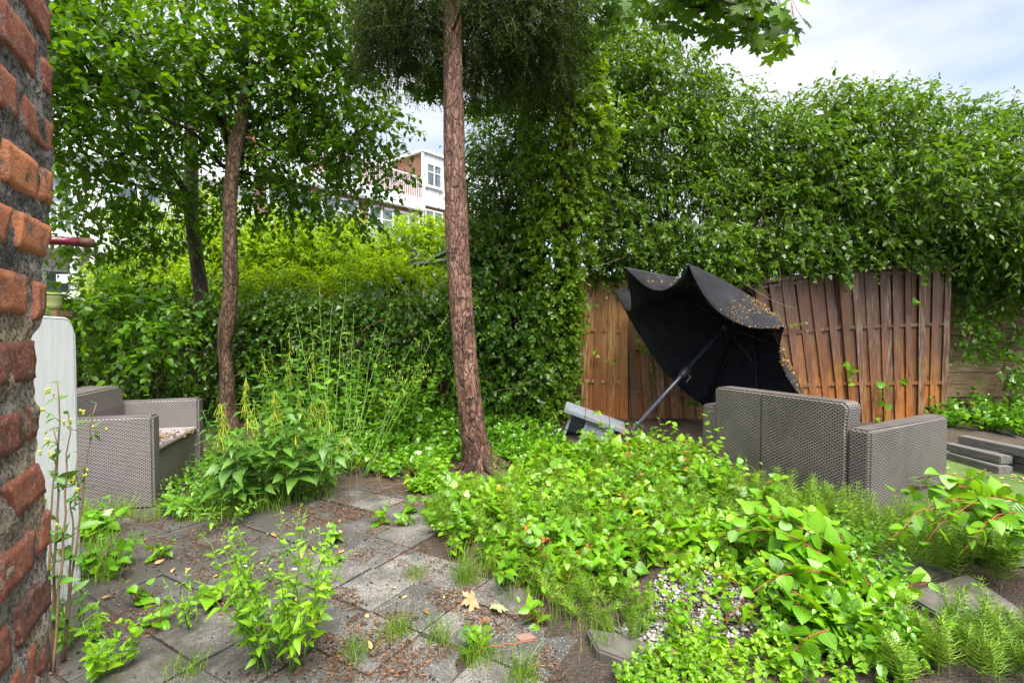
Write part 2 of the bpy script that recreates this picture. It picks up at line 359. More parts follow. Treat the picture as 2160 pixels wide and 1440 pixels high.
slab('concrete_slab', 'reddish brown flat stone at the near corner of the pebble patch', [(1355, 1372), (1420, 1362), (1452, 1385), (1385, 1400)], .085, .03, mat=plain('redstone', (.17, .10, .07), .8, .3, 9, .4, .4))
slab('concrete_kerb', 'weathered concrete kerb lying across the weeds before the right sofa', [(1455, 1050), (1475, 1038), (1640, 1092), (1650, 1112)], .14, .10)
slab('concrete_kerb', 'mossy dark kerb piece left end of the kerb before the right sofa', [(1385, 1018), (1402, 1008), (1470, 1040), (1452, 1052)], .15, .09)
slab('broken_brick', 'small broken brick lying at the near end of the paving', [(1075, 1335), (1120, 1330), (1140, 1344), (1098, 1352)], .035, .03, mat=plain('brickbit', (.2, .12, .1), .8, .3, 9, .4, .4))['category'] = 'brick'

# turf patch
def turfmat():
    m, t, o = newmat('turf'); co = objco(t); n = noise(t, 60, co, 5, .8); n2 = noise(t, 3, co, 4)
    c = ramp(t, mth(t, 'ADD', mth(t, 'MULTIPLY', n, .6), mth(t, 'MULTIPLY', n2, .4)), [(.3, (.03, .05, .015)), (.55, (.085, .14, .035)), (.75, (.17, .23, .08))])
    princ(t, o, c, .8, bump(t, n, .9, .01), .3); return m
TURF = [(1.95, 3.0), (2.2, 5.3), (5.8, 4.9), (9, 4.2), (9, 2.5), (3.2, 2.3)]
M['turf'] = turfmat()
struct(obj('turf', sheet('turf', np.arange(1.8, 9, .08), np.arange(2.2, 5.5, .08), lambda x, y: gz(x, y)+.012, M['turf'], lambda x, y: inpoly(x, y, TURF))))

# ============================================================ brick wall at the left edge
def brickwall():
    C0 = np.array([-.502, .560]); d = nrmz(np.array([-.47, .88])); # far corner sits at C0 ; face runs back towards the viewer
    nrm = np.array([d[1], -d[0]]); nrm = nrm if nrm[0] > 0 else -nrm
    w = thing('brick_wall', 'old weathered red brick wall end with crumbling grey mortar close at the left edge', 'brick wall', (C0[0], C0[1], 0))
    ch = .0595; V = []; Q = []; rn = []; mV = []; mQ = []
    def edge(z): return np.interp(z, [.7, .9, 1.06, 1.10, 1.12, 1.235, 1.27, 1.35, 1.42, 1.7], [-.040, -.030, -.030, -.045, -.058, -.054, -.026, -.008, .014, .020])+.003*np.sin(z*61)+.002*np.sin(z*23+1)
    def fpt(s, out, z):  # s backwards from the corner
        return np.array([-d[0]*s+nrm[0]*out, -d[1]*s+nrm[1]*out, z])
    def grid(s0, s1, z0, z1, depth, rr, seed):
        ns, nz = max(3, int((s1-s0)/.006)), max(4, int((z1-z0)/.006)); b = len(V)
        for i in range(ns+1):
            for j in range(nz+1):
                u = i/ns; v = j/nz; s = s0+(s1-s0)*u; z = z0+(z1-z0)*v
                e = min(u, 1-u)*(s1-s0); g = min(v, 1-v)*(z1-z0); m_ = min(e, g)
                nn = mnoise.noise(Vector((s*38+seed, z*38, seed)))
                n2 = mnoise.noise(Vector((s*120+seed, z*120, seed*3)))
                out_ = depth*(1-math.exp(-max(0, m_+.0012*nn)/.0009))+.0022*nn*(m_ > 0)+.0016*n2*(m_ > 0)
                if m_ <= 1e-6: out_ = -.016
                ss = s+.0014*mnoise.noise(Vector((z*45, s*30, seed+9))); zz = z+.0013*mnoise.noise(Vector((s*30, z*40, seed+5)))
                V.append(fpt(ss-(edge(z) if s0 <= .03 or True else 0), out_, zz)); rn.append(rr)
        for i in range(ns):
            for j in range(nz):
                a = b+i*(nz+1)+j; Q.append((a, a+nz+1, a+nz+2, a+1))
    k = 0
    z = .0
    while z < 2.6:
        off = 0.0; s = 0.0; first = True
        L0 = (.048 if k % 2 else .105)
        while s < .33:
            ln = L0 if first else (.10 if k % 2 else .205)
            z_ = z+random.uniform(-.003, .003)
            sl = random.uniform(-.004, .004); r_ = random.random()
            grid(s+.001, s+ln-.010, z_+.004+random.uniform(0, .003), z_+ch-.005-random.uniform(0, .003), random.uniform(.0005, .0035), r_, random.random()*50)
            s += ln; first = False
        z += ch; k += 1
    V_ = np.array(V); Q_ = np.array(Q)
    m, t, o = newmat('old_brick'); co = objco(t); r = attr(t, 'rnd')
    c = ramp(t, r, [(0, (.26, .095, .065)), (.4, (.40, .145, .08)), (.7, (.52, .185, .085)), (1, (.60, .23, .10))])
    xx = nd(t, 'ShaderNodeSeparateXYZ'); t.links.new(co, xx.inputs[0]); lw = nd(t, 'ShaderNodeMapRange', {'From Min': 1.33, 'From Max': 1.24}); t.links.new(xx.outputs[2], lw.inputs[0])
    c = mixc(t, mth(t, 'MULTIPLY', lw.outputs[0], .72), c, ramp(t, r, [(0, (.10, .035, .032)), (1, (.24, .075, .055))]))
    c = mixc(t, ramp(t, noise(t, 28, co, 6, .7), [(.52, (0, 0, 0)), (.66, (1, 1, 1))]), c, (.12, .095, .088))
    c = mixc(t, ramp(t, noise(t, 160, co, 4, .7), [(.5, (0, 0, 0)), (.8, (1, 1, 1))]), c, (.45, .26, .17))
    princ(t, o, c, .8, bump(t, mth(t, 'ADD', noise(t, 260, co, 5, .7), noise(t, 70, co, 5, .7)), .9, .004), .25)
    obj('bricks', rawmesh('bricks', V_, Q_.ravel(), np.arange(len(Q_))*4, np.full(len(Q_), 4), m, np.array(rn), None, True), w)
    # mortar: sheet with noise, plus return faces giving the wall its thickness
    m, t, o = newmat('old_mortar'); co = objco(t)
    x = nd(t, 'ShaderNodeSeparateXYZ'); t.links.new(co, x.inputs[0])
    c = ramp(t, noise(t, 24, co, 7, .7), [(.3, (.08, .074, .07)), (.48, (.22, .205, .19)), (.66, (.44, .41, .375))])
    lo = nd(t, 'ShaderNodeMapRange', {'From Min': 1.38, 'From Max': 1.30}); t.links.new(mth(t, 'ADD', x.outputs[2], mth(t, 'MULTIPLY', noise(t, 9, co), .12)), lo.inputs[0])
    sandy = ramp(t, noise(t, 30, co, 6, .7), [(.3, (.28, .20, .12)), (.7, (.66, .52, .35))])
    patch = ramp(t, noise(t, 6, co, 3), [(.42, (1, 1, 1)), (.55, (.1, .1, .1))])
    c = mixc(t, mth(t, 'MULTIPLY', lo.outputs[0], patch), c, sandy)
    c = mixc(t, ramp(t, noise(t, 190, co, 4, .8), [(.42, (.85, .85, .85)), (.52, (0, 0, 0))]), c, (.03, .028, .026)); c = mixc(t, ramp(t, noise(t, 140, objco(t, (1, 1, 1.7)), 4, .8), [(.58, (0, 0, 0)), (.66, (.7, .7, .7))]), c, (.60, .55, .47))
    princ(t, o, c, .9, bump(t, mth(t, 'ADD', noise(t, 120, co, 6, .75), noise(t, 35, co, 4)), 1.0, .008), .2)
    ss = np.arange(0, .34, .005); zs = np.arange(0, 2.6, .005); S, Z = np.meshgrid(ss, zs, indexing='ij'); n_ = np.vectorize(lambda a, b: mnoise.noise(Vector((a*26, b*40, 3)))+.5*mnoise.noise(Vector((a*80, b*110, 3))))(S, Z)
    O = -.0006+.0052*n_; E = edge(Z)+.0025*n_
    SS = S-E*np.ones_like(S)+.004*(S < .003)*1.0
    Vm = np.stack([-d[0]*SS+nrm[0]*O, -d[1]*SS+nrm[1]*O, Z], -1).reshape(-1, 3); i = np.arange(Z.size).reshape(Z.shape)
    q = np.stack([i[:-1, :-1], i[1:, :-1], i[1:, 1:], i[:-1, 1:]], -1).reshape(-1, 4)
    # far end face, 0.22 thick
    th = np.array([0, .02, .07, .22]); e0 = Vm.reshape(len(ss), len(zs), 3)[0]
    back = np.stack([e0-np.array([nrm[0], nrm[1], 0])*x_ + (np.array([d[0], d[1], 0])*(.003) if x_ else 0) for x_ in th], 0)
    b0 = len(Vm); Vm = np.vstack([Vm, back.reshape(-1, 3)]); i2 = b0+np.arange(back.shape[0]*len(zs)).reshape(back.shape[0], -1)
    q2 = np.stack([i2[:-1, :-1], i2[:-1, 1:], i2[1:, 1:], i2[1:, :-1]], -1).reshape(-1, 4)
    q = np.vstack([q, q2])
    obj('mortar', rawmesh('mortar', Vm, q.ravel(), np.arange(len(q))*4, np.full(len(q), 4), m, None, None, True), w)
brickwall()

# ============================================================ boxes and prisms with bevels
def uvbox(bm):
    l = bm.loops.layers.uv.verify()
    for f in bm.faces:
        n = f.normal
        for lp in f.loops:
            c = lp.vert.co
            lp[l].uv = (c.x, c.y) if abs(n.z) > .75 else ((c.y, c.z) if abs(n.x) > abs(n.y) else (c.x, c.z))
def finish(bm, name, mat, parent=None, bev=0, seg=2, smooth=False):
    bmesh.ops.recalc_face_normals(bm, faces=bm.faces[:])
    if bev: bmesh.ops.bevel(bm, geom=[e for e in bm.edges if len(e.link_faces) == 2 and e.calc_face_angle(0) > .5], offset=bev, segments=seg, affect='EDGES')
    bm.normal_update(); uvbox(bm); me = bpy.data.meshes.new(name); bm.to_mesh(me); bm.free(); me.materials.append(mat)
    if smooth: me.polygons.foreach_set('use_smooth', [True]*len(me.polygons))
    return obj(name, me, parent)
def addbox(bm, lo, hi):
    v = [bm.verts.new((x, y, z)) for z in (lo[2], hi[2]) for x, y in ((lo[0], lo[1]), (hi[0], lo[1]), (hi[0], hi[1]), (lo[0], hi[1]))]
    for f in ((3, 2, 1, 0), (4, 5, 6, 7), (0, 1, 5, 4), (1, 2, 6, 5), (2, 3, 7, 6), (3, 0, 4, 7)): bm.faces.new([v[i] for i in f])
    return v
def box(name, lo, hi, mat, parent=None, bev=0, **k):
    bm = bmesh.new(); addbox(bm, lo, hi); return finish(bm, name, mat, parent, bev, **k)
def prism(name, poly, ax, a0, a1, mat, parent=None, bev=0, **k):
    """poly in the plane normal to axis ax, extruded a0..a1"""
    bm = bmesh.new()
    def put(p, a): return (a, p[0], p[1]) if ax == 'x' else ((p[0], a, p[1]) if ax == 'y' else (p[0], p[1], a))
    A = [bm.verts.new(put(p, a0)) for p in poly]; B = [bm.verts.new(put(p, a1)) for p in poly]; n = len(poly)
    bm.faces.new(A); bm.faces.new(B[::-1])
    for i in range(n): bm.faces.new([A[i], B[i], B[(i+1) % n], A[(i+1) % n]])
    return finish(bm, name, mat, parent, bev, **k)

# ============================================================ wicker sofas
def wickermat(name, dark, light, px, pz, warm=0):
    m, t, o = newmat(name); uv = nd(t, 'ShaderNodeTexCoord').outputs['UV']; s = nd(t, 'ShaderNodeSeparateXYZ'); t.links.new(uv, s.inputs[0])
    v = mth(t, 'DIVIDE', s.outputs[1], pz); row = mth(t, 'FLOOR', v); fv = mth(t, 'FRACT', v)
    u = mth(t, 'ADD', mth(t, 'DIVIDE', s.outputs[0], px), mth(t, 'MULTIPLY', row, .5)); fu = mth(t, 'FRACT', u)
    a = mth(t, 'SINE', mth(t, 'MULTIPLY', fu, math.pi)); b = mth(t, 'SINE', mth(t, 'MULTIPLY', fv, math.pi))
    h = mth(t, 'MULTIPLY', mth(t, 'POWER', a, .8), mth(t, 'POWER', b, .9))
    n = noise(t, 3, objco(t), 6, .7)
    c = ramp(t, h, [(.22, dark), (.62, light)])
    c = mixc(t, ramp(t, n, [(.35, (0, 0, 0)), (.75, (1, 1, 1))]), c, tuple(x*.72 for x in light), 'MIX') if 0 else c
    c = mixc(t, ramp(t, n, [(.4, (.05, .05, .05)), (.7, (.55, .55, .55))]), c, dark)
    zz = nd(t, 'ShaderNodeSeparateXYZ'); t.links.new(objco(t), zz.inputs[0]); gr_ = nd(t, 'ShaderNodeMapRange', {'From Min': .22, 'From Max': .0}); t.links.new(zz.outputs[2], gr_.inputs[0])
    c = mixc(t, mth(t, 'MULTIPLY', gr_.outputs[0], mth(t, 'MULTIPLY', n, 1.0)), c, (.07, .075, .03))
    princ(t, o, c, .42, bump(t, h, .9, .005), .5); return m
M['wick_a'] = wickermat('wicker_taupe', (.055, .046, .046), (.20, .172, .167), .024, .0088)
M['wick_b'] = wickermat('wicker_brown', (.032, .027, .027), (.205, .18, .165), .031, .0105)
M['plastic'] = plain('sofa_tray', (.27, .24, .25), .4, .5, 5, .15, .1, dirt=(.09, .06, .035), ds=9)
def sofa(label, C, ux, Lx, Dp, mat, th=.115, hb=.745, ha=.635, lean=.10, seam=False, bt=.15):
    """local x along the length (front edge), local +y to the back; C = the corner at local origin"""
    t = thing('wicker_sofa', label, 'sofa', (C[0], C[1], .015), math.atan2(ux[1], ux[0]))
    for x0 in (0, Lx-th):
        tp = .012
        arm = prism('arm', [(0, 0), (0, ha-.0), (Dp-.002, ha-.012), (Dp-.002, 0)], 'x', x0, x0+th, mat, t, .016, seg=3)
    box('seat_base', (th+.002, .03, .02), (Lx-th-.002, Dp-.14, .365), mat, t, .006)
    box('seat', (th+.002, .012, .368), (Lx-th-.002, Dp-.12, .40), M['plastic'], t, .008)
    # backrest profile leans back inside, rounded end corners
    r = .045; poly = []
    for cx, a0 in ((Lx-.02-r-th*.8, 0), (th*.8+.02+r, 90)):
        for k in range(6):
            a = R(a0+18*k); poly.append((cx+r*math.cos(a), hb-r+r*math.sin(a)))
    poly = [(Lx-th-.004, .03), (Lx-th-.004, ha-.03)]+poly+[(th+.004, ha-.03), (th+.004, .03)]
    b = prism('backrest', poly, 'y', Dp-bt, Dp+.004, mat, t, .014, seg=3)
    for v in b.data.vertices:
        if v.co.y < Dp-bt*.5: v.co.y -= lean*(hb-v.co.z)/hb*(v.co.z > .38)
    if seam:
        box('back_seam', (Lx*.57-.004, Dp+.0045, .02), (Lx*.57+.004, Dp+.0065, hb-.03), plain('seam', (.035, .03, .03), .7), b)
    return t
# left sofa: seen from its side, seat faces right
u = nrmz(np.array([-.235, .97])); sofa('grey brown wicker sofa at the left, seen from its side behind the white board', (-2.44, 3.46), u, .98, .80, M['wick_a'], lean=.10, bt=.24, hb=.765)
# right sofa: we look at its back; origin corner = far front, so build from the near back corner
e_b = nrmz(np.array([-.475, .88])); e_a = nrmz(np.array([.88, .475]))
nb = np.array([2.11, 3.0]); Ls, Ds = 1.24, .97
org = nb+e_a*Ds+e_b*Ls*0
# local +y must point to the back (= -e_a) and local x = e_b
s2 = sofa('dark brown wicker sofa with its back turned, in front of the black parasol', org, e_b, Ls, Ds, M['wick_b'], th=.13, hb=.775, ha=.635, lean=.05, seam=True)

# ============================================================ white board, red tube
def whiteboard():
    a = G(76, 1328, .0); b = G(168, 1243, .0); w = np.linalg.norm(b-a); h = 1.285
    t_ = thing('white_board', 'tall scratched white board with rounded top corner standing behind the brick wall', 'board', a, math.atan2(b[1]-a[1], b[0]-a[0]))
    r = .07; poly = [(-.45, 0), (w, 0)]+[(w-.015-r+r*math.cos(R(k*15)), h-r+r*math.sin(R(k*15))) for k in range(7)]+[(-.45, h+.01)]
    m, t, o = newmat('white_enamel'); co = objco(t, (14, 14, 1.6))
    c = ramp(t, noise(t, 3, co, 6, .75), [(.35, (.76, .77, .80)), (.6, (.88, .89, .92))])
    x = nd(t, 'ShaderNodeSeparateXYZ'); t.links.new(objco(t), x.inputs[0]); lo = nd(t, 'ShaderNodeMapRange', {'From Min': .75, 'From Max': 0.0, 'To Max': .17}); t.links.new(x.outputs[2], lo.inputs[0])
    c = mixc(t, ramp(t, mth(t, 'ADD', noise(t, 9, co, 6, .8), lo.outputs[0]), [(.60, (0, 0, 0)), (.72, (.8, .8, .8))]), c, (.16, .17, .17))
    c = mixc(t, ramp(t, noise(t, 2.2, objco(t, (5, 5, .9)), 5, .7), [(.62, (0, 0, 0)), (.7, (.5, .5, .5))]), c, (.30, .30, .16))
    princ(t, o, c, .35, bump(t, noise(t, 12, co, 4), .1, .003), .5)
    p = prism('panel', poly, 'y', -.006, .006, m, t_, .002, seg=1)
    t_.rotation_euler[1] = 0
    rim = [(w-.0, 0), (w-.0, h-r)]+[(w-.015-r+(r+.004)*math.cos(R(k*15)), h-r+(r+.004)*math.sin(R(k*15))) for k in range(1, 7)]+[(-.45, h+.014)]
    pts = np.array([(x_, 0, z_) for x_, z_ in rim]); obj('rim', tubemesh('rim', [pts], [[.007]*len(pts)], plain('rim_white', (.55, .58, .6), .4), 6), t_)
whiteboard()
def tube_thing():
    a = P(60, 505, .98); b = P(170, 511, 1.02); c_ = P(198, 513, 1.03)
    t_ = thing('metal_tube', 'dark red metal tube with a rusty open end sticking out past the brick wall', 'tube', a)
    obj('pipe', tubemesh('pipe', [np.array([a, .5*(a+b), b])-a], [[.0082]*3], plain('red_paint', (.15, .012, .022), .3, .5, 10, .4, .2, dirt=(.06, .035, .03), ds=30), 16), t_)
    obj('collar', tubemesh('collar', [np.array([b-(c_-b)*.05, c_])-a], [[.0096, .0092]], plain('tube_rust', (.10, .045, .03), .7, .3, 40, .6, .6), 16), t_)
    q = a+(b-a)*.32; obj('joint', tubemesh('joint', [np.array([a+(b-a)*.2, q])-a], [[.0098, .0098]], plain('tube_dark', (.03, .02, .025), .5), 16), t_)
tube_thing()

# ============================================================ wooden fences
def woodmat(name, top, mid, low, zr=(.2, 1.5), grey=(.24, .17, .12), wet=.45, gs=(26, 26, 2.0)):
    m, t, o = newmat(name); co = objco(t); r = attr(t, 'rnd'); x = nd(t, 'ShaderNodeSeparateXYZ'); t.links.new(co, x.inputs[0])
    z = nd(t, 'ShaderNodeMapRange', {'From Min': zr[0], 'From Max': zr[1]}); t.links.new(x.outputs[2], z.inputs[0])
    off = nd(t, 'ShaderNodeCombineXYZ'); t.links.new(mth(t, 'MULTIPLY', r, 37.0), off.inputs[0]); t.links.new(mth(t, 'MULTIPLY', r, 11.0), off.inputs[2])
    va = nd(t, 'ShaderNodeVectorMath', operation='ADD'); t.links.new(objco(t, gs), va.inputs[0]); t.links.new(off.outputs[0], va.inputs[1])
    g = noise(t, 2.2, va.outputs[0], 6, .65); big = noise(t, 2.0, va.outputs[0] if 0 else objco(t, (3, 3, 1.2)), 4, .6)
    f = mth(t, 'ADD', z.outputs[0], mth(t, 'MULTIPLY', mth(t, 'SUBTRACT', big, .5), 1.1)); f = mth(t, 'ADD', f, mth(t, 'MULTIPLY', mth(t, 'SUBTRACT', r, .5), .55))
    c = ramp(t, f, [(.08, low), (.5, mid), (.95, top)])
    c = mixc(t, mth(t, 'MULTIPLY', mth(t, 'LESS_THAN', mth(t, 'FRACT', mth(t, 'MULTIPLY', r, 7.3)), .35), .5), c, tuple(v*.45 for v in mid))
    c = mixc(t, ramp(t, g, [(.34, (1, 1, 1)), (.52, (0, 0, 0))]), c, tuple(v*.42 for v in mid))
    c = mixc(t, ramp(t, mth(t, 'ADD', g, mth(t, 'MULTIPLY', r, .22)), [(.68, (0, 0, 0)), (.8, (.75, .75, .75))]), c, grey)
    vo = nd(t, 'ShaderNodeTexVoronoi', {'Scale': 1.0}); t.links.new(nd(t, 'ShaderNodeMapping', {'Vector': va.outputs[0], 'Scale': (.35, .35, 1.6)}).outputs[0], vo.inputs['Vector'])
    c = mixc(t, ramp(t, vo.outputs['Distance'], [(.05, (.9, .9, .9)), (.14, (0, 0, 0))]), c, (.03, .015, .01))
    al = mth(t, 'MULTIPLY', ramp(t, noise(t, 3, co, 5), [(.55, (0, 0, 0)), (.7, (1, 1, 1))]), .4)
    c = mixc(t, al, c, (.12, .14, .03))
    princ(t, o, c, wet, bump(t, g, .5, .004), .45); return m
M['wood_r'] = woodmat('wood_panel_dark', (.085, .046, .038), (.17, .072, .032), (.33, .12, .024))
M['wood_l'] = woodmat('wood_panel_orange', (.38, .20, .07), (.33, .135, .036), (.28, .095, .020), grey=(.42, .30, .17))
M['wood_m'] = woodmat('wood_panel_brown', (.15, .085, .05), (.19, .095, .042), (.24, .095, .028), grey=(.34, .24, .16))
M['wood_old'] = woodmat('wood_old', (.10, .055, .035), (.13, .07, .038), (.12, .065, .035))
def slatpanel(label, TL, TR, BL, BR, n, mat, lean=(0, 0), bow=.0, cap=True, rails=(.04, .34, .67, .97), gap=.0, mess=1.0, skip=()):
    """woven panel: slats alternate in front of and behind thin rails"""
    org_ = (BL+BR)/2; t_ = thing('fence_panel', label, 'fence panel', org_)
    TL, TR, BL, BR = [p-org_ for p in (TL, TR, BL, BR)]; ex = nrmz(BR-BL); ex[2] = 0; ex = nrmz(ex); nrm = np.array([ex[1], -ex[0], 0]); nrm = nrm if nrm[1] < 0 else -nrm
    def pt(u_, v_):
        a = BL+(BR-BL)*u_; b = TL+(TR-TL)*u_+np.array([0, 0, bow*4*u_*(1-u_)]); return a+(b-a)*v_
    V = []; Q = []; rn = []; W_ = np.linalg.norm(BR-BL)/n
    for i in range(n):
        if i in skip: continue
        front = i % 2 == 0; o0 = .020 if front else -.004; w = W_*(1.12 if front else 1.10)*random.uniform(.95, 1.05); r_ = random.random()
        ln = lean[0]+(lean[1]-lean[0])*i/n; dl = random.uniform(-.006, .006)*mess; top = random.uniform(-.01, .004)*mess; K = 9; b = len(V); ph = random.uniform(-.004, .004)*mess; tw = random.uniform(-.006, .006)*mess
        for k in range(K):
            v_ = k/(K-1)*(1+top); c = pt((i+.5)/n, v_)+ex*(ln*(.5-v_)*1.8+dl*v_)
            wob = .0015*math.sin(v_*9.4+i)*(1 if front else -1)+ph
            for sx, so in ((-.5, 0), (.5, 0), (.5, -.014), (-.5, -.014)):
                V.append(c+ex*w*sx+nrm*(o0+so+wob+tw*sx*2*v_)); rn.append(r_)
        for k in range(K-1):
            for q in range(4):
                a = b+4*k+q; a2 = b+4*k+(q+1) % 4; Q.append((a, a2, a2+4, a+4))
        Q.append((b+3, b+2, b+1, b)); e = b+4*(K-1); Q.append((e, e+1, e+2, e+3))
    Q = np.array(Q); obj('slats', rawmesh('slats', np.array(V), Q.ravel(), np.arange(len(Q))*4, np.full(len(Q), 4), mat, np.array(rn)), t_)
    def bar(name, pts, h, o0, dp):
        V = []; Q = []
        for k, c in enumerate(pts):
            for sz, so in ((-.5, 0), (.5, 0), (.5, -dp), (-.5, -dp)): V.append(c+np.array([0, 0, h*sz])+nrm*(o0+so))
        m_ = len(pts)
        for k in range(m_-1):
            for q in range(4): a = 4*k+q; a2 = 4*k+(q+1) % 4; Q.append((a, a+4, a2+4, a2))
        Q.append((0, 1, 2, 3)); e = 4*(m_-1); Q.append((e+3, e+2, e+1, e)); Q = np.array(Q)
        obj(name, rawmesh(name, np.array(V), Q.ravel(), np.arange(len(Q))*4, np.full(len(Q), 4), mat, np.full(len(V), random.random())), t_)
    for v_ in rails: bar('rail', [pt(u_, v_) for u_ in np.linspace(.005, .995, 8)], .036, .0145, .016)
    if cap: bar('cap_rail', [pt(u_, 1.005) for u_ in np.linspace(-.005, 1.005, 8)], .045, .034, .05)
    for u_, nm in ((.004, 'end_post'), (.996, 'end_post')):
        V = []; 
        a, b = pt(u_, 0), pt(u_, 1.0); vs = []
        for c in (a, b):
            for sx, so in ((-.018, -.022), (.018, -.022), (.018, -.062), (-.018, -.062)): vs.append(c+ex*sx+nrm*so)
        Q = np.array([(0, 1, 5, 4), (1, 2, 6, 5), (2, 3, 7, 6), (3, 0, 4, 7), (3, 2, 1, 0), (4, 5, 6, 7)])
        obj(nm, rawmesh(nm, np.array(vs), Q.ravel(), np.arange(6)*4, np.full(6, 4), mat, np.full(8, .5)), t_)
    return t_
slatpanel('orange brown slatted fence panel, leftmost, beside the ivy covered trunk', P(1210, 584, 6.12), P(1322, 591, 6.12), P(1194, 912, 6.12), P(1322, 918, 6.05), 9, M['wood_l'], lean=(.0, .01), mess=2.2)
slatpanel('weathered brown slatted fence panel sagging behind the black parasol', P(1322, 640, 6.2), P(1500, 655, 6.2), P(1332, 922, 6.10), P(1508, 925, 6.10), 13, M['wood_m'], lean=(.02, .05), mess=3)
slatpanel('dark brown slatted fence panel with leaning slats right of the parasol', P(1588, 598, 6.05), P(1762, 571, 6.02), P(1640, 926, 6.0), P(1800, 930, 5.98), 12, M['wood_r'], lean=(.0, .0), bow=-.01, mess=2)
slatpanel('slatted fence panel with a mossy right edge, rightmost, dark above and orange below', P(1765, 573, 6.0), P(2008, 558, 5.94), P(1797, 930, 5.97), P(1992, 934, 5.9), 17, M['wood_r'], lean=(0, 0), mess=1.5)
# lean-over: the first right panel carries on behind the parasol
slatpanel('dark slatted fence panel mostly hidden behind the parasol canopy', P(1470, 600, 6.25), P(1600, 596, 6.2), P(1500, 922, 6.2), P(1640, 926, 6.2), 10, M['wood_r'], mess=1)
def plankfence(name, label, A, B, z0, z1, n, mat, horiz, thick=.022, gap=.012, posts=4):
    t_ = thing(name, label, 'fence', (A[0], A[1], 0)); Lh = math.hypot(B[0]-A[0], B[1]-A[1]); t_.rotation_euler[2] = math.atan2(B[1]-A[1], B[0]-A[0])
    V = []; Q = []; rn = []
    def bx(lo, hi, r_):
        b = len(V)
        for z in (lo[2], hi[2]):
            for x, y in ((lo[0], lo[1]), (hi[0], lo[1]), (hi[0], hi[1]), (lo[0], hi[1])): V.append((x, y, z+random.uniform(-.004, .004))); rn.append(r_)
        for f in ((3, 2, 1, 0), (4, 5, 6, 7), (0, 1, 5, 4), (1, 2, 6, 5), (2, 3, 7, 6), (3, 0, 4, 7)): Q.append([b+i for i in f])
    if horiz:
        hgt = (z1-z0)/n
        for i in range(n):
            x = 0
            while x < Lh:
                l = min(random.uniform(1.2, 2.4), Lh-x); o = random.uniform(-.012, .012); bx((x, o, z0+i*hgt), (x+l-.006, o+thick, z0+(i+1)*hgt-gap), random.random()); x += l
    else:
        w = Lh/n
        for i in range(n): o = .012*(i % 2); bx((i*w, o, z0), ((i+1)*w-gap, o+thick, z1+random.uniform(-.03, .02)), random.random())
    Q = np.array(Q); obj('planks', rawmesh('planks', np.array(V), Q.ravel(), np.arange(len(Q))*4, np.full(len(Q), 4), mat, np.array(rn)), t_)
    for k in range(posts):
        x = (k+.5)*Lh/posts; box('post', (x-.035, thick+.016, 0), (x+.035, thick+.09, z1+.03), mat, t_, .004)
    return t_
M['wood_h'] = woodmat('wood_horizontal', (.24, .14, .075), (.28, .17, .10), (.22, .15, .08), zr=(.2, 1.6), grey=(.40, .31, .21), wet=.55, gs=(2.0, 26, 26))
plankfence('plank_fence', 'old horizontal plank fence at the far right, ivy hanging over it', P(1985, 900, 6.25), P(2420, 900, 6.2), .10, 1.75, 11, M['wood_h'], True, gap=.004)
plankfence('board_fence', 'brown vertical board fence behind the ivy wall on the left', (-8.5, 6.15), (.72, 6.62), .05, 1.52, 68, M['wood_old'], False, gap=.006, posts=6)
plankfence('board_fence', 'dark board fence hidden behind the ivy hedge and the slatted panels', (.7, 6.75), (9.5, 6.6), .05, 1.9, 60, M['wood_old'], False, gap=.004, posts=6)

# stacked grey beams at the right
M['beam'] = plain('beam', (.13, .125, .12), .6, .4, 6, .45, .5, (1, 12, 12), dirt=(.05, .045, .035), ds=2)
def beam(label, a, b, zt, h=.075, d=.10):
    A = G(*a, zt); B = G(*b, zt); Ln = np.linalg.norm(B[:2]-A[:2]); t_ = tag(box('timber_beam', (0, 0, 0), (Ln, d, h), M['beam'], None, .006), label, 'beam', 'grey timber beams stacked at the fence')
    t_.location = (A[0], A[1], zt-h); t_.rotation_euler[2] = math.atan2(B[1]-A[1], B[0]-A[0])
beam('upper back grey beam of the stack beside the turf', (2020, 918), (2250, 965), .235)
beam('upper front grey beam of the stack, at the right edge', (2105, 948), (2300, 992), .175)
beam('middle grey beam of the stack, longest, beside the turf', (1990, 933), (2110, 962), .160, .07, .12)
beam('lower front grey beam of the stack, at the right edge', (2108, 968), (2300, 1012), .095, .08, .12)
beam('lowest grey beam of the stack, touching the turf beside the sofa', (1990, 952), (2106, 984), .085, .08, .13)

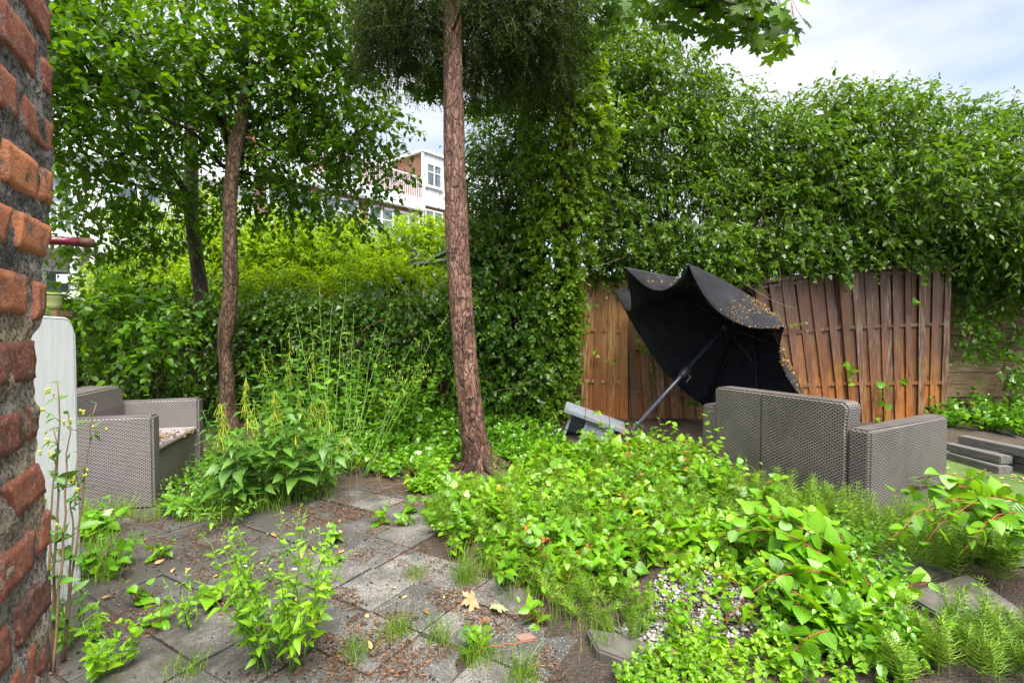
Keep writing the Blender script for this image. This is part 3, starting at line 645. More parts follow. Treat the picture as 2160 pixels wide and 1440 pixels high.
# ============================================================ grey box with overhanging lid
def greybox():
    c = P(1245, 905, 5.35); t_ = thing('nest_box', 'small pale grey slatted box with an overhanging lid, tipped over before the left fence panel', 'box', c)
    m, t, o = newmat('grey_board'); co = objco(t); x = nd(t, 'ShaderNodeSeparateXYZ'); t.links.new(co, x.inputs[0])
    c_ = ramp(t, noise(t, 12, co, 5), [(.3, (.22, .24, .28)), (.7, (.32, .34, .39))])
    c_ = mixc(t, mth(t, 'LESS_THAN', mth(t, 'FRACT', mth(t, 'MULTIPLY', x.outputs[2], 14)), .09), c_, (.10, .11, .13))
    princ(t, o, c_, .45, None, .5)
    lidm = plain('grey_lid', (.22, .25, .30), .4, .5, 14, .25, .1, dirt=(.15, .11, .06), ds=14)
    obj_lid = box('lid', (-.325, -.16, .115), (.325, .20, .155), lidm, t_, .004)
    for i, xx in enumerate((-.105, .155)): box('lid_seam', (xx-.003, -.163, .114), (xx+.003, .20, .1565), M['twig'], obj_lid)
    box('side_panel', (-.25, -.10, -.19), (-.225, .16, .114), m, t_, .003)
    box('divider', (-.075, -.115, -.23), (-.045, .16, .114), m, t_, .003)
    box('front_panel', (-.044, -.11, -.23), (.215, -.09, .113), m, t_, .003)
    box('back_panel', (-.224, .13, -.19), (.215, .15, .113), m, t_, .003)
    box('side_panel', (.2155, -.108, -.23), (.24, .16, .114), m, t_, .003)
    t_.rotation_euler = (R(4), R(19), R(-8))
greybox()
greyb = [o for o in bpy.data.objects if o.name.startswith('nest_box')][0]; greyb.location.z += .0

# ============================================================ parasol
def parasol():
    base = P(1298, 947, 4.95); apex = P(1585, 628, 5.9); axis = nrmz(apex-base)
    t_ = thing('parasol', 'broken black parasol tipped over against the fence with brown litter on its canopy', 'parasol', base)
    def tip(px, py, dd, lim=(4.2, 6.6)):
        r = ray(px, py); rel = np.array([0, 0, CH])
        k = ((apex-rel)@axis-dd)/(r@axis); k = min(max(k, lim[0]), lim[1]); return rel+r*k
    tips = [P(1318, 563, 4.95), P(1452, 556, 4.75), P(1655, 689, 4.65), P(1706, 852, 4.75), P(1600, 935, 4.85), P(1490, 858, 5.75), P(1296, 611, 5.72)]; pole_axis = axis; axis = nrmz(apex-np.mean(tips, 0))
    print('parasol tips', [(np.round(p, 2), round(float(np.linalg.norm(p-apex)), 2)) for p in tips], 'axis', axis)
    sag = {0: (1393, 612), 1: (1530, 668), 2: (1651, 775), 3: (1665, 905), 4: (1545, 905), 5: (1392, 770), 6: (1330, 655)}
    fm, t, o = newmat('black_canopy'); co = objco(t)
    n = noise(t, 7, co, 6, .75); geo = nd(t, 'ShaderNodeNewGeometry')
    c = ramp(t, noise(t, 5, co, 5), [(.3, (.007, .007, .009)), (.7, (.020, .020, .028))])
    top = ramp(t, noise(t, 60, co, 4, .7), [(.35, (.08, .045, .015)), (.65, (.48, .30, .07))])
    c2 = mixc(t, ramp(t, n, [(.55, (0, 0, 0)), (.58, (1, 1, 1))]), (.032, .032, .05), (.06, .05, .04))
    wv = nd(t, 'ShaderNodeTexWave', {'Scale': 160.0}); t.links.new(co, wv.inputs['Vector'])
    princ(t, o, c, .75, bump(t, mth(t, 'ADD', noise(t, 10, co, 4), mth(t, 'MULTIPLY', wv.outputs['Fac'], .05)), .6, .02), .25)
    n_ = len(tips); V = []; Q = []; NU, NV = 13, 13; deb = []
    for i in range(n_):
        a, b = tips[i], tips[(i+1) % n_]; mid = (a+b)/2; sp = sag[i]; Dm = mid[1]; w = P(sp[0], sp[1], Dm)
        off = (w-mid); k0 = len(V)
        for u_ in range(NU):
            s = u_/(NU-1); e = a+(b-a)*s; prof = 4*s*(1-s); edge_ = e+off*(prof**.9)
            for v_ in range(NV):
                q = v_/(NV-1); lin = apex+(e-apex)*q; cur = lin+off*prof*(q**2.2)
                cur = cur+axis*(.05*math.sin(q*math.pi))*prof + axis*.10*math.sin(q*math.pi)*.5
                wr = (.016*mnoise.noise(Vector(cur*4))+.010*mnoise.noise(Vector(cur*11)))*min(1, prof*1.4); V.append(cur-base+axis*wr)
                if i in (0, 1, 2) : deb.append((cur-base, i, s, q))
        for u_ in range(NU-1):
            for v_ in range(NV-1):
                x = k0+u_*NV+v_; Q.append((x, x+1, x+NV+1, x+NV))
    Q = np.array(Q); can = obj('canopy', rawmesh('canopy', np.array(V), Q.ravel(), np.arange(len(Q))*4, np.full(len(Q), 4), fm, None, None, True), t_)
    sol = can.modifiers.new('thickness', 'SOLIDIFY'); sol.thickness = .004; sol.offset = 0
    pm = plain('pole_paint', (.055, .06, .085), .28, .6, 20, .3, .15); dk = plain('rib_metal', (.035, .035, .042), .4)
    axis = pole_axis; hub = base+axis*np.linalg.norm(apex-base)*.78; end = np.zeros(3)
    obj('pole', tubemesh('pole', [np.array([end, (apex-base)*.5, apex-base])], [[.021]*3], pm, 16), t_)
    cp = (P(1440, 782, 5.42)-base); cp = axis*(cp@axis)
    prof = [(-.085, .024), (-.07, .034), (-.03, .040), (.0, .046), (.03, .044), (.06, .034), (.08, .024)]
    ch = obj('crank_housing', tubemesh('crank_housing', [np.array([cp+axis*a for a, _ in prof])], [[r_ for _, r_ in prof]], dk, 16), t_)
    side = nrmz(np.cross(axis, np.array([0, 1, 0]))); side = side if side[2] < 0 else -side
    obj('crank_handle', tubemesh('crank_handle', [np.array([cp+side*.03, cp+side*.08+axis*.01, cp+side*.085-axis*.07])], [[.006]*3], plain('crank_grip', (.35, .25, .20), .5), 6), ch)
    obj('runner', tubemesh('runner', [np.array([hub-axis*.05, hub, hub+axis*.04])-base], [[.032, .04, .03]], dk, 12), t_)
    for i, p in enumerate(tips):
        rb = obj('rib', tubemesh('rib', [np.array([apex-base-axis*.02, (apex+p)/2-base+axis*.03, p-base-axis*.012])], [[.007]*3], dk, 5), t_)
        obj('strut', tubemesh('strut', [np.array([hub-base, (apex*.5+p*.5)-base])], [[.006]*2], dk, 5), rb)
    # sodden litter on the outer cloth
    P_ = []
    for (p, i, s, q) in deb:
        wgt = {0: (.55 < q < 1) and .12 < s < .9, 1: q > .25 and s > .45, 2: q > .35}[i]
        if not wgt: continue
        for _ in range({0: 40, 1: 30, 2: 60}[i]): P_.append(p+np.array([random.gauss(0, .035), random.gauss(0, .03), random.gauss(0, .035)]))
    P_ = np.array(P_); # settle them on the outer side of the canopy
    from mathutils.bvhtree import BVHTree
    bvh = BVHTree.FromPolygons([Vector(v) for v in V], [tuple(int(x) for x in q) for q in Q]); pos = []; nr = []
    for p in P_:
        if mnoise.noise(Vector(p*6))+.4*mnoise.noise(Vector(p*17)) < .02: continue
        h = bvh.find_nearest(Vector(p)); nn = h[1] if h[1].dot(Vector(pole_axis)) > 0 else -h[1]
        pos.append(np.array(h[0]+nn*.006)); nr.append(np.array(nn))
    pos = np.array(pos); nr = np.array(nr)+rng.normal(0, .35, (len(nr), 3))
    lm = leafmesh('litter', pos+base, rng.normal(0, 1, (len(pos), 3)), nr, rng.uniform(.008, .024, len(pos)), SM, littermat('canopy_litter', (.05, .03, .012), (.20, .12, .04), (.46, .30, .08)))
    o_ = obj('leaf_litter', lm); tag(o_, 'yellow brown leaf litter strewn on top of the black parasol', 'leaf litter', None, 'stuff')
def littermat(name, a, b, c):
    m, t, o = newmat(name); princ(t, o, ramp(t, attr(t, 'rnd'), [(0, a), (.6, b), (1, c)]), .65, None, .35); return m
parasol()
# ============================================================ trunks
def barkmat(name, a, b, c, lowc=None, sc=(14, 14, 2.4), zl=(.1, 1.0), bs=.9):
    m, t, o = newmat(name); co = objco(t, sc); n = noise(t, 1.6, co, 7, .7)
    col = ramp(t, n, [(.36, a), (.5, b), (.64, c)])
    if lowc is not None:
        x = nd(t, 'ShaderNodeSeparateXYZ'); t.links.new(objco(t), x.inputs[0]); f = nd(t, 'ShaderNodeMapRange', {'From Min': zl[1], 'From Max': zl[0]})
        t.links.new(mth(t, 'ADD', x.outputs[2], mth(t, 'MULTIPLY', mth(t, 'SUBTRACT', n, .5), 1.2*(zl[1]-zl[0]))), f.inputs[0]); col = mixc(t, f.outputs[0], col, lowc)
    h = mth(t, 'ADD', n, mth(t, 'MULTIPLY', noise(t, 40, objco(t, (1, 1, .5)), 5, .7), .5))
    col = mixc(t, ramp(t, noise(t, 26, objco(t, (1, 1, .35)), 5, .7), [(.52, (0, 0, 0)), (.72, (.8, .8, .8))]), col, tuple(v*1.5 for v in c))
    vc = nd(t, 'ShaderNodeTexVoronoi', {'Scale': 30.0}, feature='DISTANCE_TO_EDGE'); wv = nd(t, 'ShaderNodeVectorMath', operation='ADD'); t.links.new(objco(t, (1, 1, .3)), wv.inputs[0]); nn = nd(t, 'ShaderNodeTexNoise', {'Scale': 18.0}); sc_ = nd(t, 'ShaderNodeVectorMath', operation='SCALE'); sc_.inputs['Scale'].default_value = .05; t.links.new(nn.outputs['Color'], sc_.inputs[0]); t.links.new(sc_.outputs[0], wv.inputs[1]); t.links.new(wv.outputs[0], vc.inputs['Vector'])
    col = mixc(t, ramp(t, vc.outputs['Distance'], [(.0, (.75, .75, .75)), (.10, (0, 0, 0))]), col, tuple(v*.45 for v in a)); h = mth(t, 'ADD', h, mth(t, 'MULTIPLY', mth(t, 'MINIMUM', vc.outputs['Distance'], .15), 3.0))
    col = mixc(t, mth(t, 'MULTIPLY', attr(t, 'rnd'), .9), col, (a[0]*.35, a[1]*.35, a[2]*.35))
    princ(t, o, col, .55, bump(t, h, bs, .022), .45); return m
M['bark_pine'] = barkmat('bark_pine', (.060, .026, .016), (.175, .082, .052), (.29, .165, .115), (.050, .018, .012), zl=(.0, .75))
M['bark_slim'] = barkmat('bark_slim', (.028, .018, .010), (.085, .055, .030), (.18, .13, .08), None, sc=(10, 10, 3))
M['bark_red'] = barkmat('bark_red', (.035, .019, .011), (.10, .055, .030), (.19, .115, .065), None, sc=(10, 10, 3))
M['bark_dark'] = barkmat('bark_dark', (.018, .012, .008), (.05, .033, .020), (.10, .07, .045))
def trunkmesh(name, pts, rads, mat, n=60, sides=28, amp=.006, flare=None, knots=0):
    path = spline(pts, n); rr = np.interp(np.linspace(0, 1, n), np.linspace(0, 1, len(rads)), rads)
    me = tubemesh(name, path[None], rr[None], mat, sides, True, False); V = np.empty(n*sides*3, np.float32); me.vertices.foreach_get('co', V); V = V.reshape(n, sides, 3)
    c = path[:, None]; d = V-c; L_ = np.linalg.norm(d, axis=-1, keepdims=True); u_ = d/L_; add = np.zeros((n, sides))
    ks = [(random.randrange(int(n*.08), int(n*(.62 if n > 300 else 1))), random.uniform(0, 6.28), random.uniform(.012, .026)) for _ in range(knots)]
    for i in range(n):
        for j in range(sides):
            p = V[i, j]; add[i, j] = amp*(mnoise.noise(Vector((p[0]*14, p[1]*14, p[2]*3)))+.6*mnoise.noise(Vector((p[0]*45, p[1]*45, p[2]*14))))
            if flare:
                h = p[2]-pts[0][2]; a = math.atan2(u_[i, j, 1], u_[i, j, 0]); add[i, j] += flare*math.exp(-max(h, 0)/.10)*(.55+.45*math.cos(a*5+1)+.35*math.cos(a*3))
            for ki, ka, kr in ks:
                da = (math.atan2(u_[i, j, 1], u_[i, j, 0])-ka+math.pi) % (2*math.pi)-math.pi; dz = p[2]-path[ki, 2]
                q = ((da*rr[i])**2+dz**2)/(kr*kr); add[i, j] += kr*.55*math.exp(-q)-kr*.75*math.exp(-q*6)
    kf = np.zeros((n, sides))
    for ki, ka, kr in ks:
        da = (np.arctan2(u_[..., 1], u_[..., 0])-ka+math.pi) % (2*math.pi)-math.pi; dz = V[..., 2]-path[ki, 2]; kf = np.maximum(kf, np.exp(-((da*rr[:, None])**2+dz**2*1.3)/(kr*kr*1.5)))
    me.attributes['rnd'].data.foreach_set('value', kf.ravel().astype(np.float32))
    V = V+u_*add[..., None]; me.vertices.foreach_set('co', np.ascontiguousarray(V, dtype=np.float32).ravel()); me.update(); return me
def localize(o, base):
    """move a world-space mesh under its thing standing at base"""
    o.data.transform(Matrix.Translation(-Vector(base))); return o
def branches(name, paths, r0, r1, mat, parent, base, n=14, sides=7):
    P_ = np.array([spline(p, n) for p in paths]); N = len(P_); r0 = np.broadcast_to(np.asarray(r0, float), (N,)); r1 = np.broadcast_to(np.asarray(r1, float), (N,))
    t = np.linspace(0, 1, n)[None]; P_ += rng.normal(0, .006, P_.shape)*np.minimum(1, t*4)[..., None]
    return localize(obj(name, tubemesh(name, P_, r0[:, None]*(1-t)+r1[:, None]*t, mat, sides), parent), base)
def crown(parent, base, pts, dirs, lmin, lmax, n, leaf, tp, mat, name='crown', twigmat=None, tr=.0022, rndb=None, **k):
    L_ = rng.uniform(lmin, lmax, len(pts)); pos, ax, nr, sz, rr, path = shoots(pts, dirs, L_, n, leaf, **k)
    if rndb is not None: rr = np.clip(rr*(1-rndb[1])+np.repeat(rndb[0], n)*rndb[1], 0, 1)
    o = obj(name, leafmesh(name, pos, ax, nr, sz, tp, mat, rr), parent)
    if base is not None: localize(o, base)
    if twigmat: 
        w = obj('twigs', tubemesh('twigs', path, np.linspace(tr, tr*.4, path.shape[1])[None], twigmat, 3, False, False), parent)
        if base is not None: localize(w, base)
    return o

# ---- the big conifer
def conifer():
    b = G(1015, 985, .03); t_ = thing('conifer_tree', 'tall straight conifer with knotty reddish bark in the middle of the garden', 'tree', b)
    D = b[1]; pts = [P(1018, 1000, D), P(1006, 960, D), P(995, 890, D), P(986, 800, D), P(977, 700, D), P(970, 600, D), P(964, 500, D+.02), P(959, 350, D+.03), P(956, 200, D+.05), P(953, 0, D+.08), P(951, -300, D+.1), P(950, -800, D+.1)]
    w = np.array([34, 29, 26, 25, 24, 24.5, 24.5, 22.5, 20.5, 18.5, 16, 10])*D/F
    localize(obj('trunk', trunkmesh('trunk', pts, w, M['bark_pine'], 560, 44, .0065, .10, 80), t_), b)
    # surface roots
    rp = []
    for a, L_ in ((-.2, .34), (.5, .3), (-1.1, .26), (2.6, .2), (3.6, .22), (-2.0, .22)):
        d = np.array([math.cos(a), math.sin(a), 0]); rp.append([b+d*.08+[0, 0, .10], b+d*(.10+L_*.3)+[0, 0, .035], b+d*(.1+L_*.65)+[0, 0, .008], b+d*(.1+L_)+[0, 0, -.03]])
    branches('root', rp, .05, .012, M['bark_pine'], t_, b, 12, 9)
    # drooping sprays of the crown
    bp = []; org = []; dr = []
    for k in range(46):
        a = rng.uniform(0, 6.28); z = rng.uniform(3.75, 6.8); R_ = rng.uniform(1.0, 1.75)*(1.1 if math.cos(a) > 0 else .95); s = np.interp(z, [.0, 8], [b[0]-.05, b[0]-.32]); c = np.array([-.52+.0*s, D+.05, z])
        c[0] = np.interp(z, [1, 3, 8], [pts[6][0], pts[9][0], pts[10][0]]); e = c+np.array([math.cos(a)*R_, math.sin(a)*R_*.9, rng.uniform(-.15, .35)]); m_ = (c+e)/2+[0, 0, .12]
        if e[1] < 2.6: continue
        bp.append([c, m_, e]); pp = spline([c, m_, e], 12)[3:]
        for p in pp:
            for _ in range(2): org.append(p+rng.normal(0, .07, 3)); q = nrmz(e-c); dr.append(q*rng.uniform(.2, 1)+np.array([q[1], -q[0], 0])*rng.normal(0, .8)+[0, 0, rng.uniform(-.8, .1)])
    # shape it like the photo: lower boundary higher towards the edges
    for px, py, D_, rx, rz in ((830, 90, 4.9, .45, .30), (900, 140, 4.9, .20, .18), (790, 30, 5.0, .24, .25), (860, -30, 4.6, .6, .35), (1060, 50, 4.9, .50, .35), (1120, 120, 5.2, .42, .24), (1010, 130, 5.0, .22, .25), (1150, 40, 5.2, .35, .35), (1080, -60, 4.8, .9, .3)):
        n_ = int(800*rx); q, d = blobs([(P(px, py, D_), (rx, .5, rz))], n_, 0, 1.1); org += list(q); dr += list(d*.5+rng.normal(0, .4, d.shape)+[0, 0, -.45])
    branches('branch', bp, .013, .004, M['bark_dark'], t_, b, 10, 6)
    org = np.array(org); dr = nrmz(np.array(dr))
    keep = (org[:, 1] > 2.7) & (org[:, 0]/org[:, 1] > -.285) & (org[:, 0]/org[:, 1] < .15) & ~((org[:, 0]/org[:, 1] < -.14) & ((org[:, 2]-CH)/org[:, 1] < .50)); org, dr = org[keep], dr[keep]
    # each spray: secondary feather twigs with needles
    pos, ax, nr, sz, rr, path = shoots(org, dr, rng.uniform(.16, .34, len(org)), 9, .1, sag=.35, side=1.0, fwd=.9, down=.25, t0=.05)
    o2, a2 = pos, nrmz(ax); L2 = rng.uniform(.04, .085, len(pos))
    p3, x3, n3, s3, r3, _ = shoots(o2, a2, L2, 5, .026, sag=.3, side=1.0, fwd=.8, down=.2, opp=True, jit=.3)
    localize(obj('crown', leafmesh('crown', p3, x3, n3, s3*1.25, SMN, M['leaf_conifer'], np.clip(np.repeat(rr, 5)*.7+.3*r3, 0, 1), None, False, np.full(len(p3), 1.3)), t_), b)
    localize(obj('twigs', tubemesh('twigs', path, .002, M['twig'], 3, False, False), t_), b)
conifer()

# ---- two slender garden trees on the left
def slim_tree(label, bpx, D, trunk_px, wpx, limbs, blob, N, seed, bark='bark_slim', leaf=.085, nl=8, fr=.25, rootz=None):
    b = P(bpx[0], bpx[1], D); b[2] = float(gz(b[0], b[1])) if rootz is None else rootz
    t_ = thing('garden_tree', label, 'tree', b); pts = [b]+[P(x, y, D+dd) for x, y, dd in trunk_px]
    localize(obj('trunk', trunkmesh('trunk', pts, np.array(wpx)*D/F/2, M[bark], 90, 18, .005, .02, 6), t_), b)
    lp = []; r0 = []
    for l in limbs:
        lp.append([P(x, y, dd) for x, y, dd in l[1:]]); r0.append(l[0])
    branches('limb', lp, r0, .006, M['bark_dark'], t_, b, 18, 8)
    ps, ds = blobs(blob, N, .15, 1.05, fr)
    # leafy side branches along the limbs too
    ds = nrmz(ds*.7+rng.normal(0, .5, ds.shape)+[0, 0, -.05])
    crown(t_, b, ps, ds, .22, .46, nl, leaf, OVN if leaf > .1 else OV, M['leaf_tree'], twigmat=M['twig'], sag=.25, up=1.0, side=.8, fwd=.5, down=.32, jit=.38)
    # thin dark twigs reaching from limbs into the crown
    tw = []
    L_ = np.array([spline(p, 12) for p in lp]).reshape(-1, 3)
    sel = rng.choice(len(ps), min(160, len(ps)), replace=False)
    for i in sel:
        q = L_[np.argmin(((L_-ps[i])**2).sum(1))]
        if np.linalg.norm(q-ps[i]) < 1.6: tw.append([q, (q+ps[i])/2+rng.normal(0, .05, 3)+[0, 0, .03], ps[i]])
    if tw: branches('twigs', tw, .008, .002, M['bark_dark'], t_, b, 8, 4)
def B(px, py, D, rx, ry, rz): return (P(px, py, D), (rx, ry, rz))
slim_tree('slender tree with a kinked reddish trunk in front of the ivy wall', (481, 912), 5.5, [(479, 840, 0), (478, 780, 0), (473, 730, 0), (479, 680, 0), (486, 620, 0), (486, 540, 0), (485, 440, .05), (490, 360, .1), (497, 310, .15), (512, 240, .2), (516, 150, .25), (518, 40, .3), (520, -200, .3)],
    [44, 32, 27, 27, 33, 29, 28, 27, 27, 30, 22, 17, 14, 8],
    [(.045, (495, 330, 6.0), (470, 270, 5.8), (440, 190, 5.5), (400, 90, 5.2), (360, -60, 5)), (.03, (487, 360, 6.0), (460, 340, 5.8), (420, 290, 5.5), (350, 250, 5.0), (250, 215, 4.7)), (.03, (515, 200, 6), (560, 140, 6), (620, 60, 5.9), (690, -40, 5.8)),
     (.028, (505, 280, 6), (570, 250, 6.2), (650, 240, 6.3), (740, 290, 6.2)), (.02, (560, 250, 6.1), (640, 180, 6), (700, 150, 5.9), (780, 130, 5.8)), (.022, (516, 120, 6.1), (470, 60, 6), (430, -40, 5.8))],
    [B(640, 90, 5.9, .62, .7, .62), B(720, 230, 6.0, .55, .6, .48), B(640, 330, 6.2, .62, .6, .45), B(560, 180, 6.1, .6, .7, .6), B(770, 330, 6.0, .28, .4, .32), B(740, 430, 6.1, .33, .4, .26), B(690, 140, 5.8, .5, .5, .55), B(800, 260, 5.9, .18, .3, .25), B(600, -20, 5.7, .9, .7, .45), B(610, 440, 6.5, .4, .4, .20), B(825, 380, 6.0, .16, .3, .12), B(500, 30, 5.7, .6, .6, .6), B(700, 30, 5.6, .3, .4, .5), B(620, 240, 6.6, .85, .4, .75), B(560, 400, 6.4, .5, .4, .28), B(670, 400, 6.4, .5, .4, .28), B(540, 330, 6.3, .4, .4, .3)],
    1750, 1, 'bark_red', .080)
slim_tree('slender grey brown tree rising behind the ivy wall, left of the kinked trunk', (428, 900), 6.75, [(427, 700, 0), (424, 620, 0), (414, 540, 0), (404, 460, 0), (402, 410, 0), (404, 330, 0), (400, 230, 0), (398, 120, 0), (396, -60, 0)],
    [34, 30, 28, 27, 26, 30, 24, 20, 14, 8],
    [(.05, (401, 425, 6.7), (370, 370, 6.3), (300, 300, 5.6), (220, 200, 5.0), (115, 30, 4.4)), (.03, (403, 420, 6.7), (330, 400, 6.3), (260, 385, 5.9), (180, 378, 5.5)), (.03, (402, 330, 6.7), (350, 230, 6.0), (280, 140, 5.2), (200, 50, 4.8), (150, 0, 4.5)),
     (.03, (402, 350, 6.7), (440, 280, 6.6), (470, 180, 6.4)), (.02, (300, 300, 5.6), (240, 330, 5.2), (170, 300, 4.9), (110, 250, 4.6)), (.02, (250, 240, 5.2), (200, 150, 4.9), (140, 90, 4.5))],
    [B(280, 60, 5.0, .75, .7, .5), B(180, 130, 4.7, .6, .6, .45), B(380, 130, 5.6, .6, .7, .6), B(250, 220, 5.0, .6, .6, .35), B(180, 300, 4.9, .45, .5, .26), B(330, 300, 5.5, .5, .5, .33), B(270, 400, 5.9, .58, .5, .24), B(160, 400, 5.6, .35, .4, .2), B(360, 470, 6.3, .45, .4, .30), B(450, 250, 6.2, .4, .5, .5), B(200, 500, 6.0, .5, .4, .16), B(450, 420, 6.6, .35, .3, .45), B(150, 30, 4.6, .5, .5, .5), B(300, 540, 6.2, .30, .3, .13), B(130, 200, 4.6, .3, .4, .4), B(130, 350, 4.8, .28, .3, .2), B(290, 170, 5.8, 1.1, .5, .7), B(150, 480, 5.4, .3, .3, .14)],
    1450, 2, 'bark_slim', .084)

# ---- low overhanging leafy branch at the far left, above the white board
def low_shrub():
    b = np.array([-5.2, 5.4, .05]); t_ = thing('leafy_shrub', 'leafy shrub with drooping dark green twigs behind the white board', 'shrub', b)
    st = [[b, b+[.1, -.2, .7], P(160, 640, 4.9)], [b, b+[.3, -.3, .8], P(300, 720, 4.8)], [b, b+[-.1, -.1, .9], P(120, 560, 5.0)], [b, b+[.2, 0, 1.0], P(240, 620, 5.1)]]
    branches('stem', st, .014, .004, M['bark_dark'], t_, b, 12, 6)
    ps, ds = blobs([B(165, 640, 4.9, .38, .35, .16), B(255, 665, 4.9, .42, .35, .12), B(320, 730, 4.7, .30, .2, .08), B(230, 700, 5.0, .5, .3, .10)], 230, .1, 1.05)
    crown(t_, b, ps, nrmz(ds+[.3, -.2, -.25]), .2, .4, 8, .08, OV, M['leaf_tree'], twigmat=M['twig'], sag=.3)
low_shrub()

# ============================================================ sycamore clad in ivy and its overhanging branches
def sycamore():
    D = 6.05; b = P(1195, 900, D); b[2] = float(gz(b[0], b[1])); t_ = thing('sycamore_tree', 'sycamore with an ivy clad trunk and large lobed leaves hanging in at the top', 'tree', b)
    pts = [b]+[P(x, y, D) for x, y in ((1196, 700), (1192, 480), (1196, 300), (1190, 170), (1200, 60), (1215, -80), (1225, -300))]
    localize(obj('trunk', trunkmesh('trunk', pts, np.array([60, 52, 46, 42, 38, 34, 28, 20])*D/F/2, M['bark_dark'], 60, 16, .01), t_), b)
    br = [[P(1215, -60, D), P(1260, -130, 5.4), P(1330, -70, 4.7), P(1420, 0, 4.3), P(1530, 28, 4.1), P(1640, 50, 4.0)], [P(1215, -80, D), P(1300, -150, 5.0), P(1400, -60, 4.2), P(1480, -10, 3.9), P(1560, 10, 3.8)],
          [P(1195, 50, D), P(1130, 60, 6.2), P(1040, 130, 6.0), P(930, 165, 5.9), P(880, 160, 5.8)], [P(1200, 0, D), P(1290, -30, 5.9), P(1330, 20, 5.5), P(1275, 60, 5.3)], [P(1196, 120, D), P(1120, 170, 6.3), P(1060, 200, 6.2)]]
    branches('branch', br, [.06, .04, .04, .03, .03], .006, M['bark_dark'], t_, b, 18, 7)
    pos = []; ax = []
    spec = [(1420, 0, 4.3, .42, .14, 80), (1530, 10, 4.1, .34, .15, 70), (1625, 38, 4.0, .16, .10, 28), (1480, -40, 4.0, .55, .16, 90), (1340, -20, 4.7, .35, .16, 34), (1260, 25, 5.4, .20, .20, 26), (1665, 62, 4.0, .09, .05, 10), (1580, 55, 4.05, .12, .06, 12),
            (905, 170, 5.3, .20, .13, 40), (865, 150, 5.2, .12, .12, 18), (1290, 25, 5.0, .25, .14, 34), (1010, 205, 6.1, .28, .12, 40), (1100, 190, 6.2, .35, .14, 60), (1150, 120, 6.2, .5, .25, 70), (1040, 120, 6.0, .4, .3, 40), (1230, 110, 6.1, .3, .3, 40), (920, 60, 5.9, .4, .3, 30)]
    for px, py, D_, rx, rz, n_ in spec:
        q, d = blobs([(P(px, py, D_), (rx, .35, rz))], n_, 0, 1); pos.append(q); d = d*.5; d[:, 2] -= .75; ax.append(d+rng.normal(0, .25, d.shape))
    pos = np.vstack(pos); ax = np.vstack(ax); nr = np.zeros_like(pos); nr[:, 2] = .7; nr[:, 1] = -.55; nr += rng.normal(0, .35, nr.shape)
    localize(obj('crown', leafmesh('crown', pos, ax, nr, rng.uniform(.09, .155, len(pos)), MAP, M['leaf_maple']), t_), b)
    st = np.stack([pos, pos-nrmz(ax)*.06+[0, 0, .03], pos-nrmz(ax)*.1+[0, .02, .1]], 1)
    localize(obj('leaf_stalks', tubemesh('leaf_stalks', st, .0022, M['stem_brown'], 3, False, False), t_), b)
    # ivy on the trunk
    iv = thing('climbing_ivy', 'yellow green ivy climbing the sycamore trunk beside the orange fence panel', 'ivy', b)
    org = []; dr = []; yb = []
    for k in range(2100):
        y = rng.uniform(60, 905); c = P(np.interp(y, [60, 300, 900], [1205, 1190, 1158]), y, D); hw = np.interp(y, [60, 170, 300, 420, 560, 900], [38, 60, 105, 70, 50, 34])*D/F; a = rng.uniform(0, 6.28); r_ = hw*rng.uniform(.55, 1.05)
        org.append(c+[math.cos(a)*r_, -abs(math.sin(a))*r_*.75-.05, 0]); dr.append([math.cos(a)*.6, -abs(math.sin(a))*.9-.2, rng.uniform(-.8, .25)]); yb.append(np.clip(.15+.60*math.exp(-((y-480)/190)**2)*(.4+.6*rng.random())+rng.normal(0, .1), 0, 1))
    crown(iv, b, np.array(org), np.array(dr)+rng.normal(0, .25, (2100, 3)), .08, .24, 6, .064, IVY, M['leaf_ivyy'], name='leaves', twigmat=M['stem_brown'], sag=.1, up=.35, side=.7, fwd=.5, down=.5, rndb=(np.array(yb), .55), jit=.4)
sycamore()

# ============================================================ ivy walls and hedges
def ivywall(label, boxes, N, leaf, mat, tp=IVY, name='ivy_hedge', cat='ivy', lmin=.12, lmax=.3, n=7, up=.55, cover=True, yb=0, sagd=.55):
    """boxes: (x0,x1,z0,z1,y,thick) faces looking at -y; leaves hang on short shoots"""
    c0 = boxes[0]; b = np.array([(min(q[0] for q in boxes)+max(q[1] for q in boxes))/2, c0[4]+.1, .05]); t_ = thing(name, label, cat, b); w = np.array([(q[1]-q[0])*(q[3]-q[2]) for q in boxes]); i = rng.choice(len(boxes), N, p=w/w.sum()); Bx = np.array(boxes)[i]
    x = Bx[:, 0]+(Bx[:, 1]-Bx[:, 0])*rng.random(N); z = Bx[:, 2]+(Bx[:, 3]-Bx[:, 2])*rng.random(N); bul = .5+.5*sn(x, z, 2.6, 3)*1.2; y = Bx[:, 4]-Bx[:, 5]*(rng.random(N)*.55+.45*bul)
    ok = sn(x, z, 4.2, 8)+rng.normal(0, .35, N) > -.95
    ps = np.stack([x, y, z], -1)[ok]; ds = rng.normal(0, .5, ps.shape)+[0, -.55, -sagd]
    crown(t_, b, ps, ds, lmin, lmax, n, leaf, tp, mat, name='leaves', twigmat=M['stem_brown'], tr=.002, sag=.15, up=up, side=.75, fwd=.45, down=.45, jit=.42)
    vn = []
    for k in range(int(14+N/60)):
        j = rng.choice(len(ps)); p = ps[j]+[0, -.03, 0]; d = rng.normal(0, .25, 3)+[0, -.02, -.35]; vn.append([p, p+d*.5+rng.normal(0, .05, 3), p+d])
    branches('vines', vn, .005, .0025, M['stem_brown'], t_, b, 8, 4)
    return t_
Zt = lambda py, D: float(P(0, py, D)[2])
